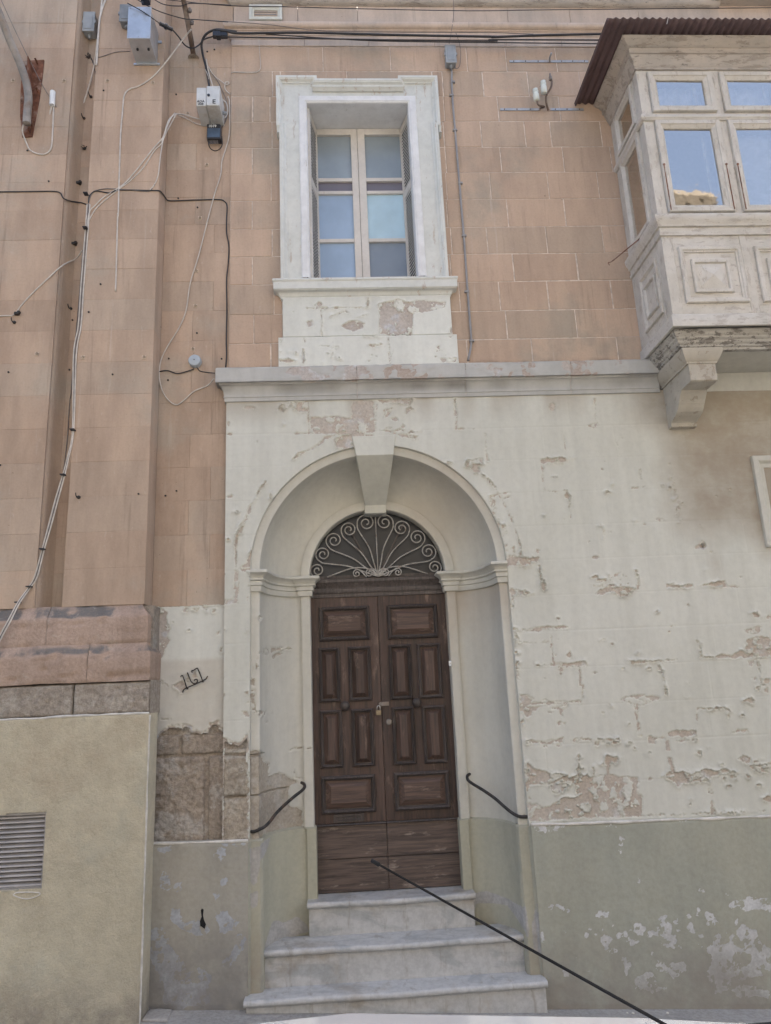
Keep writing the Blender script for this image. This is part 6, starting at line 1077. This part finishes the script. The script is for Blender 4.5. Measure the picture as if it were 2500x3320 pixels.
pb = [at(*Z1(*p[:2]), p[2]) for p in ((1308, 382, YST), (1290, 270, -.10), (1262, 120, -.22), (1240, 0, -.32), (1220, -110, -.40))]
e = tag(empty('cable_pole', pb[0]), 'brown pipe pole jutting up from the wall near the house corner', 'pole'); MB().tube(spline(pb, 4), .022, 12).build('pipe', 'pole2', e, True); MB().lathe([(.05, -.01), (.035, .01), (.03, .03)], pb[0]+Vector((0, .0, -.01)), 'z', 12).build('mortar_collar', 'roughdk', e)
for t_ in (.45, .75): c = pb[1]+(pb[3]-pb[1])*t_; MB().lathe([(.012, -.02), (.018, -.008), (.012, 0), (.018, .008), (.012, .02)], c+Vector((.035, 0, 0)), 'z', 10).build('insulator', 'gcable', e, True)
b = MB(); c = at(*Z1(985, 10), -.38); b.box(c.x-.035, c.x+.035, -.42, -.36, c.z-.02, c.z+.06); b.tube([c+Vector((-.02, -.02, -.02)), c+Vector((-.02, -.02, -.05))], .01, 6); tag(bev(b.build('line_connector', 'blackp'), .008), 'black line connector above the silver box', 'connector')
# steel bars and porcelain insulators
def flatbar(label, zm, x0, y0, x1, y1, notch=False):
    e = tag(empty('steel_bar', at(*zm((x0+x1)/2, y1), YU)), label, 'bracket'); a = at(*zm(x0, y0), YU-.006); c = at(*zm(x1, y0), YU-.006); h = .022
    b = MB(); segs = [(a, c)] if not notch else [(a, a+(c-a)*.47), (a+(c-a)*.60, c)]
    for p, q_ in segs: b.add([(p.x, YU-.008, p.z-h), (q_.x, YU-.008, q_.z-h), (q_.x, YU-.008, q_.z), (p.x, YU-.008, p.z), (p.x, YU-.001, p.z-h), (q_.x, YU-.001, q_.z-h), (q_.x, YU-.001, q_.z), (p.x, YU-.001, p.z)], [(0, 1, 2, 3), (4, 5, 6, 7), (0, 1, 5, 4), (3, 2, 6, 7), (0, 3, 7, 4), (1, 2, 6, 5)])
    b.build('strap', 'steel', e)
    for t_ in (.05, .2, .36, .66, .8, .95): c_ = a+(c-a)*t_; MB().lathe([(.006, 0), (.005, -.004), (.001, -.005)], (c_.x, YU-.008, c_.z-h/2), 'y', 8).build('bolt', 'pole2', e)
    return e
e = flatbar('bare flat steel bar high on the stone, upper of the two', Z3, 97, 362, 568, 350); q = [at(*Z3(*p[:2]), p[2]) for p in ((338, 372, YU-.01), (338, 345, YU-.05), (348, 318, YU-.10))]; MB().tube(q, .008, 8).build('hook', 'steel', e, True)
e = flatbar('flat steel bar carrying two porcelain insulators', Z3, 40, 650, 540, 648, True)
q = [at(*Z3(*p[:2]), p[2]) for p in ((330, 662, YU-.01), (318, 620, YU-.05), (318, 575, YU-.06), (345, 525, YU-.07), (350, 490, YU-.07), (340, 450, YU-.07))]; MB().tube(spline(q, 5), .009, 8).build('rod', 'pole2', e, True)
q = [at(*Z3(*p[:2]), p[2]) for p in ((280, 650, YU-.01), (305, 640, YU-.05), (270, 630, YU-.08), (262, 605, YU-.08))]; MB().tube(spline(q, 5), .008, 8).build('rod', 'pole2', e, True)
c = at(*Z3(343, 470), YU-.07); MB().lathe([(.012, -.02), (.016, -.014), (.016, .014), (.010, .022), (.008, .05)], c, 'z', 10).build('rod_cap', 'gcable', e, True)
for (tx, ty, bx_, by_) in ((250, 535, 260, 605), (298, 488, 305, 562)):
    t0, t1 = at(*Z3(bx_, by_), YU-.085), at(*Z3(tx, ty), YU-.095); d_ = t1-t0; L_ = d_.length; pts = [t0+d_*k for k in (0, .06, .5, .62, .68, .74, .8, .86, .98, 1.0)]; MB().tube(pts, [.020, .026, .027, .024, .020, .026, .026, .020, .024, .012], 14).build('insulator', 'porc', e, True)
# wall anchors and broken hooks left in the pink wall
def anchor(label, zm, x, y, yy, shape):
    c = at(*zm(x, y), yy); b = MB(); K = .72
    if shape == 'hook': b.tube(spline([c, c+K*Vector((-.005, -.03, -.01)), c+K*Vector((-.012, -.045, .01)), c+K*Vector((-.018, -.04, .035))], 4), .0042, 7); b.lathe([(.014, 0), (.012, -.008), (.004, -.010)], c, 'y', 8)
    elif shape == 'cross':
        for k in range(5): a = k*1.25+.4; b.tube([c, c+K*Vector((.035*math.cos(a), -.03, .03*math.sin(a)))], .0036, 6)
        b.lathe([(.014, 0), (.011, -.010), (.003, -.014)], c, 'y', 8)
    else: b.box(c.x-.016, c.x+.016, yy-.03, yy, c.z-.008, c.z+.010); b.box(c.x+.002, c.x+.020, yy-.022, yy, c.z+.006, c.z+.024)
    tag(b.build('wall_anchor', 'iron', None, 50), label, 'anchor')
anchor('black broken iron anchor beside the pale wall between pilasters, uppermost', Z1, 598, 388, YR, 'cross'); anchor('dark iron hook in the recess beside the middle pilaster', Z1, 615, 655, YR, 'hook'); anchor('small forked iron anchor below the dark hook', Z1, 568, 800, YR, 'hook'); anchor('twisted black iron anchor where the stay wire ends', Z1, 572, 1005, YR, 'cross'); anchor('small black double clamp under the twisted anchor', Z1, 535, 1245, YR, 'block'); anchor('rusty forked hook low in the recess between pilasters', Z4, 478, 835, YR, 'hook'); anchor('black iron hook below the white cable clamp on the left', Z4, 98, 928, YP, 'hook'); anchor('rusted clamp holding the white cable on the left pilaster', Z4, 120, 876, YP, 'block'); anchor('small iron hook low on the left edge of the middle pilaster', Y1, 532, 650, YP, 'hook'); anchor('small dark anchor in the recess above the forked hook', Z4, 505, 405, YR, 'block')
hm = MB(); hm.lathe([(.0075, .0), (.0075, -.006), (.004, -.007)], (0, 0, 0), 'y', 8); hmesh = hm.mesh('wall_plug')
PLG = [(at(*zm(x, y), yy), yy) for zm, x, y, yy in ((Z4, 680, 670, YP), (Z4, 1083, 960, YST), (Z4, 1330, 1000, YST), (Z4, 1140, 1172, YST), (Z4, 1497, 1174, YST), (Z4, 761, 1279, YP), (Z4, 1334, 152, YST), (Z4, 1204, 90, YST), (Z4, 58, 1264, YP), (Z4, 1135, 1318, YST), (Z4, 490, 912, YR), (Z4, 600, 858, YP), (Z4, 470, 1248, YR), (Z1, 1190, 638, YST), (Z1, 1448, 336, YST), (Z1, 1400, 350, YST), (Z1, 700, 612, YP), (Z1, 330, 1225, YP), (Z1, 186, 1017, YP), (Y1, 1118, 640, YST), (Y1, 1192, 608, YST), (Y1, 936, 628, YP), (Y1, 3, 434, YP))]
surf = lambda c, yy: 'in the recess between the pilasters' if yy == YR else 'on the pink strip by the house corner' if yy == YST else 'on the middle pilaster' if c.x > -2.1 else 'on the left pilaster'
cnt = {}
for c, yy in sorted(PLG, key=lambda q: -q[0].z):
    k = surf(c, yy); cnt[k] = cnt.get(k, 0)+1
    tag(put('wall_plug', hmesh, 'iron', None, c), 'dark wall plug '+k+', '+ORD[cnt[k]-1]+' from the top', 'wall plug', 'wall plugs in the pink wall')
# twisted iron house number on the white strip
e = tag(empty('house_number', at(*N1(960, 1400), YST)), 'rusted wrought iron number frame hanging crooked on the cream strip', 'house number')
for pts in ([(800, 1440), (812, 1405), (850, 1378), (960, 1330), (1070, 1280), (1115, 1255), (1138, 1215)], [(855, 1375), (830, 1290), (805, 1220), (790, 1208), (772, 1226)], [(865, 1168), (885, 1220), (910, 1280), (940, 1312), (975, 1315), (1000, 1290), (995, 1262), (965, 1265), (958, 1280)], [(1072, 1282), (1040, 1200), (1005, 1120), (990, 1112), (945, 1140), (925, 1145), (930, 1170)]):
    MB().tube(spline([at(*N1(*p), YST-.022) for p in pts], 5), .0042, 7).build('iron_bar', 'iron', e, True)
for p in ((872, 1385), (1080, 1290)): c = at(*N1(*p), YST); MB().tube([(c.x, YST, c.z), (c.x, YST-.024, c.z)], .005, 7).build('stud', 'iron', e)
# hose handrails at the door
for lab, pts in (('black pipe handrail on the left jamb of the doorway', [(N3, 1100, 1100, .37), (N3, 1135, 1120, .33), (N3, 1145, 1165, .31), (N3, 1110, 1215, .30), (N3, 1000, 1300, .26), (N3, 850, 1430, .20), (N3, 720, 1560, .14), (N3, 620, 1690, .09), (N3, 540, 1765, .05), (N3, 450, 1810, .03), (N3, 380, 1835, .025), (N3, 330, 1830, .03)]), ('black pipe handrail on the right jamb of the doorway', [(N4, 512, 250, .37), (N4, 480, 275, .33), (N4, 490, 330, .31), (N4, 560, 385, .28), (N4, 700, 470, .22), (N4, 850, 575, .15), (N4, 970, 680, .09), (N4, 1060, 755, .05), (N4, 1130, 800, .03), (N4, 1200, 825, .015), (N4, 1300, 825, .02)])):
    b = MB(); b.tube(spline([at(*z(x, y), d_) for z, x, y, d_ in pts], 5), .011, 10); tag(b.build('handrail', 'iron', None, True), lab, 'handrail')
# padlock and bell
pc = at(*Y5(780, 1018), YD-.03); e = tag(empty('padlock', pc), 'brass padlock hanging from the hasp of the door', 'padlock')
b = MB(); b.box(pc.x-.020, pc.x+.018, YD-.046, YD-.028, pc.z-.026, pc.z+.012); bev(b.build('body', 'brass', e), .003); b = MB(); b.tube([(pc.x-.012, YD-.037, pc.z+.012), (pc.x-.010, YD-.037, pc.z+.034)]+[(pc.x+.001-.011*math.cos(a), YD-.037, pc.z+.034+.011*math.sin(a)) for a in np.linspace(.2, math.pi-.2, 7)]+[(pc.x+.012, YD-.037, pc.z+.034), (pc.x+.013, YD-.037, pc.z+.012)], .0034, 8); b.build('shackle', 'chrome', e, True)
c = at(*Y5(1340, 645), .40); e = tag(empty('door_bell', (c.x, .4, c.z)), 'small white doorbell on the right edge of the door frame', 'doorbell'); bev(MB().box(.752, .772, .385, .398, c.z-.020, c.z+.020).build('plate', 'wink', e), .003); MB().lathe([(.006, 0), (.005, -.003)], (.762, .385, c.z), 'y', 10).build('button', 'lplast', e)
# litter and debris at the foot of the wall
for zm, x, y, lab in ((X1, 800, 1244, 'left crumb of white plaster on the pavement under the grey green plinth'), (X1, 835, 1243, 'right crumb of white plaster on the pavement under the grey green plinth'), (X1, 1042, 1250, 'lone crumb of white plaster on the pavement further right')):
    c = at(*zm(x, y), -.10); b = MB(); b.lathe([(.004, 0), (.010, .003), (.008, .009), (.002, .011)], (c.x, -.10, GZ(c.x)), 'z', 6); tag(b.build('plaster_crumb', 'putty'), lab, 'debris')
c = at(*Y7(930, 1290), -.16); rr3 = random.Random(4); b = MB(); b.prism([(c.x-.07, -.20), (c.x+.09, -.21), (c.x+.08, -.05), (c.x+.0, -.035), (c.x-.06, -.05)], lambda u, v: (u, v, GZ(u)+.001), lambda u, v: (u*.96+c.x*.04, v*.94-.006, GZ(u)+.016)); tag(bev(b.build('mortar_lump', 'pave'), .006), 'pale mortar lump at the foot of the plinth corner', 'debris')

# ================================================================== THE HOUSE ACROSS THE STREET (lit by the sun, mirrored in the glass)
OH = tag(empty('opposite_house', (0, -8.6, -2)), 'sunlit stone house across the street, mirrored in the balcony glass', 'house')
b = MB(); b.box(-11, 13, -13, -8.4, -2.2, 6.9); b.build('wall', 'opp', OH); b = MB(); b.box(5.0, 7.75, -12, -8.4, 6.9, 9.55); b.build('roof_room', 'opp', OH)
b = MB(); b.sweep([(13, -8.4), (-11, -8.4)], [(0, 6.6), (.08, 6.62), (.12, 6.75), (.14, 6.9), (0, 6.95)], FX); b.build('cornice', 'opp', OH); b = MB(); b.sweep([(7.75, -9), (7.75, -8.4), (5.0, -8.4), (5.0, -9)], [(0, 9.3), (.06, 9.32), (.12, 9.45), (.12, 9.6), (0, 9.62)], FX); b.build('cornice', 'opp', OH)
for i in range(8):
    x = -9.6+i*2.9
    for z0 in (-1.6, 2.2):
        b = MB(); b.box(x, x+1.0, -8.42, -8.38, z0, z0+2.1); w_ = b.build('window', 'paneC', OH); b = MB(); b.sweep([(x, z0), (x, z0+2.1), (x+1, z0+2.1), (x+1, z0)], [(-.14, -8.41), (-.14, -8.33), (0, -8.33), (0, -8.41)], FZ, closed=True); b.build('frame', 'arch', w_)

# ================================================================== THE PARKED CAR (only the far edge of its roof and its aerial show)
CR = tag(empty('parked_car', (0.0, -4.4, GZ(0)-.125)), 'white car parked below the camera, only roof edge and black aerial visible', 'car')
ZR = -.477; yo = -4.42; gz = GZ(0)-.125
SEC = [(-2.1, .52, .78), (-1.95, .70, .95), (-1.25, .80, 1.0), (-.55, .83, 1.02), (.5, .84, 1.04), (1.3, .83, 1.04), (1.9, .74, .98), (2.05, .58, .86)]
def loft(secs, prof, name, mat, sm=40):
    b = MB(); k = len(prof(*secs[0][1:])); vs = []
    for s in secs: vs += [(s[0], yo+y, gz+z) for y, z in prof(*s[1:])]
    fs = [(i*k+j, i*k+(j+1) % k, (i+1)*k+(j+1) % k, (i+1)*k+j) for i in range(len(secs)-1) for j in range(k)]; fs += [tuple(range(k)), tuple(range((len(secs)-1)*k, len(secs)*k))]; b.add(vs, fs); o = b.build(name, mat, CR, sm); return o
o = loft(SEC, lambda hw, h: [(-hw*.9, .22), (-hw, .40), (-hw, .66), (-hw*.93, h-.06), (-hw*.6, h), (hw*.6, h), (hw*.93, h-.06), (hw, .66), (hw, .40), (hw*.9, .22)], 'body', 'carwhite', 50)
top = ZR-gz
o = loft([(-1.25, .74, 1.0, .70), (-.75, .70, top-.07, .58), (-.4, .68, top-.014, .55), (-.02, .68, top, .55), (.45, .67, top-.035, .55), (.9, .67, top-.08, .54), (1.25, .66, top-.15, .55), (1.65, .72, 1.02, .66)], lambda hb, h, ht: [(-hb, .98), (-ht, h-.07), (-ht*.8, h-.015), (-ht*.4, h), (ht*.4, h), (ht*.8, h-.015), (ht, h-.07), (hb, .98)], 'roof', 'carwhite', 60)
for sgn in (-1, 1):
    b = MB(); b.add([(-.95, yo+sgn*.735, gz+1.03), (1.35, yo+sgn*.715, gz+1.04), (1.0, yo+sgn*.612, gz+top-.14), (-.55, yo+sgn*.625, gz+top-.14)], [(0, 1, 2, 3)]); b.build('side_window', 'fanglass', CR)
    for wx in (-1.35, 1.3):
        b = MB(); b.lathe([(.20, -.09), (.30, -.10), (.315, -.07), (.315, .07), (.30, .10), (.20, .09)], (wx, yo+sgn*.74, gz+.315), 'y', 24); wh = b.build('tyre', 'rubber', CR, 40); b = MB(); b.lathe([(.02, -.095), (.16, -.088), (.198, -.092), (.198, .092), (.16, .088), (.02, .095)], (wx, yo+sgn*.74, gz+.315), 'y', 20); b.build('rim', 'galv', wh, 40)
tip = at(1205, 2790, -4.05); bs = at(2330, 3420, -4.30)
b = MB(); b.tube([bs, bs+(tip-bs)*.10, bs+(tip-bs)*.55, tip-(tip-bs)*.03, tip-(tip-bs)*.028, tip], [.0030, .0023, .0020, .0018, .0034, .0030], 8); b.build('aerial', 'rubber', CR, True)
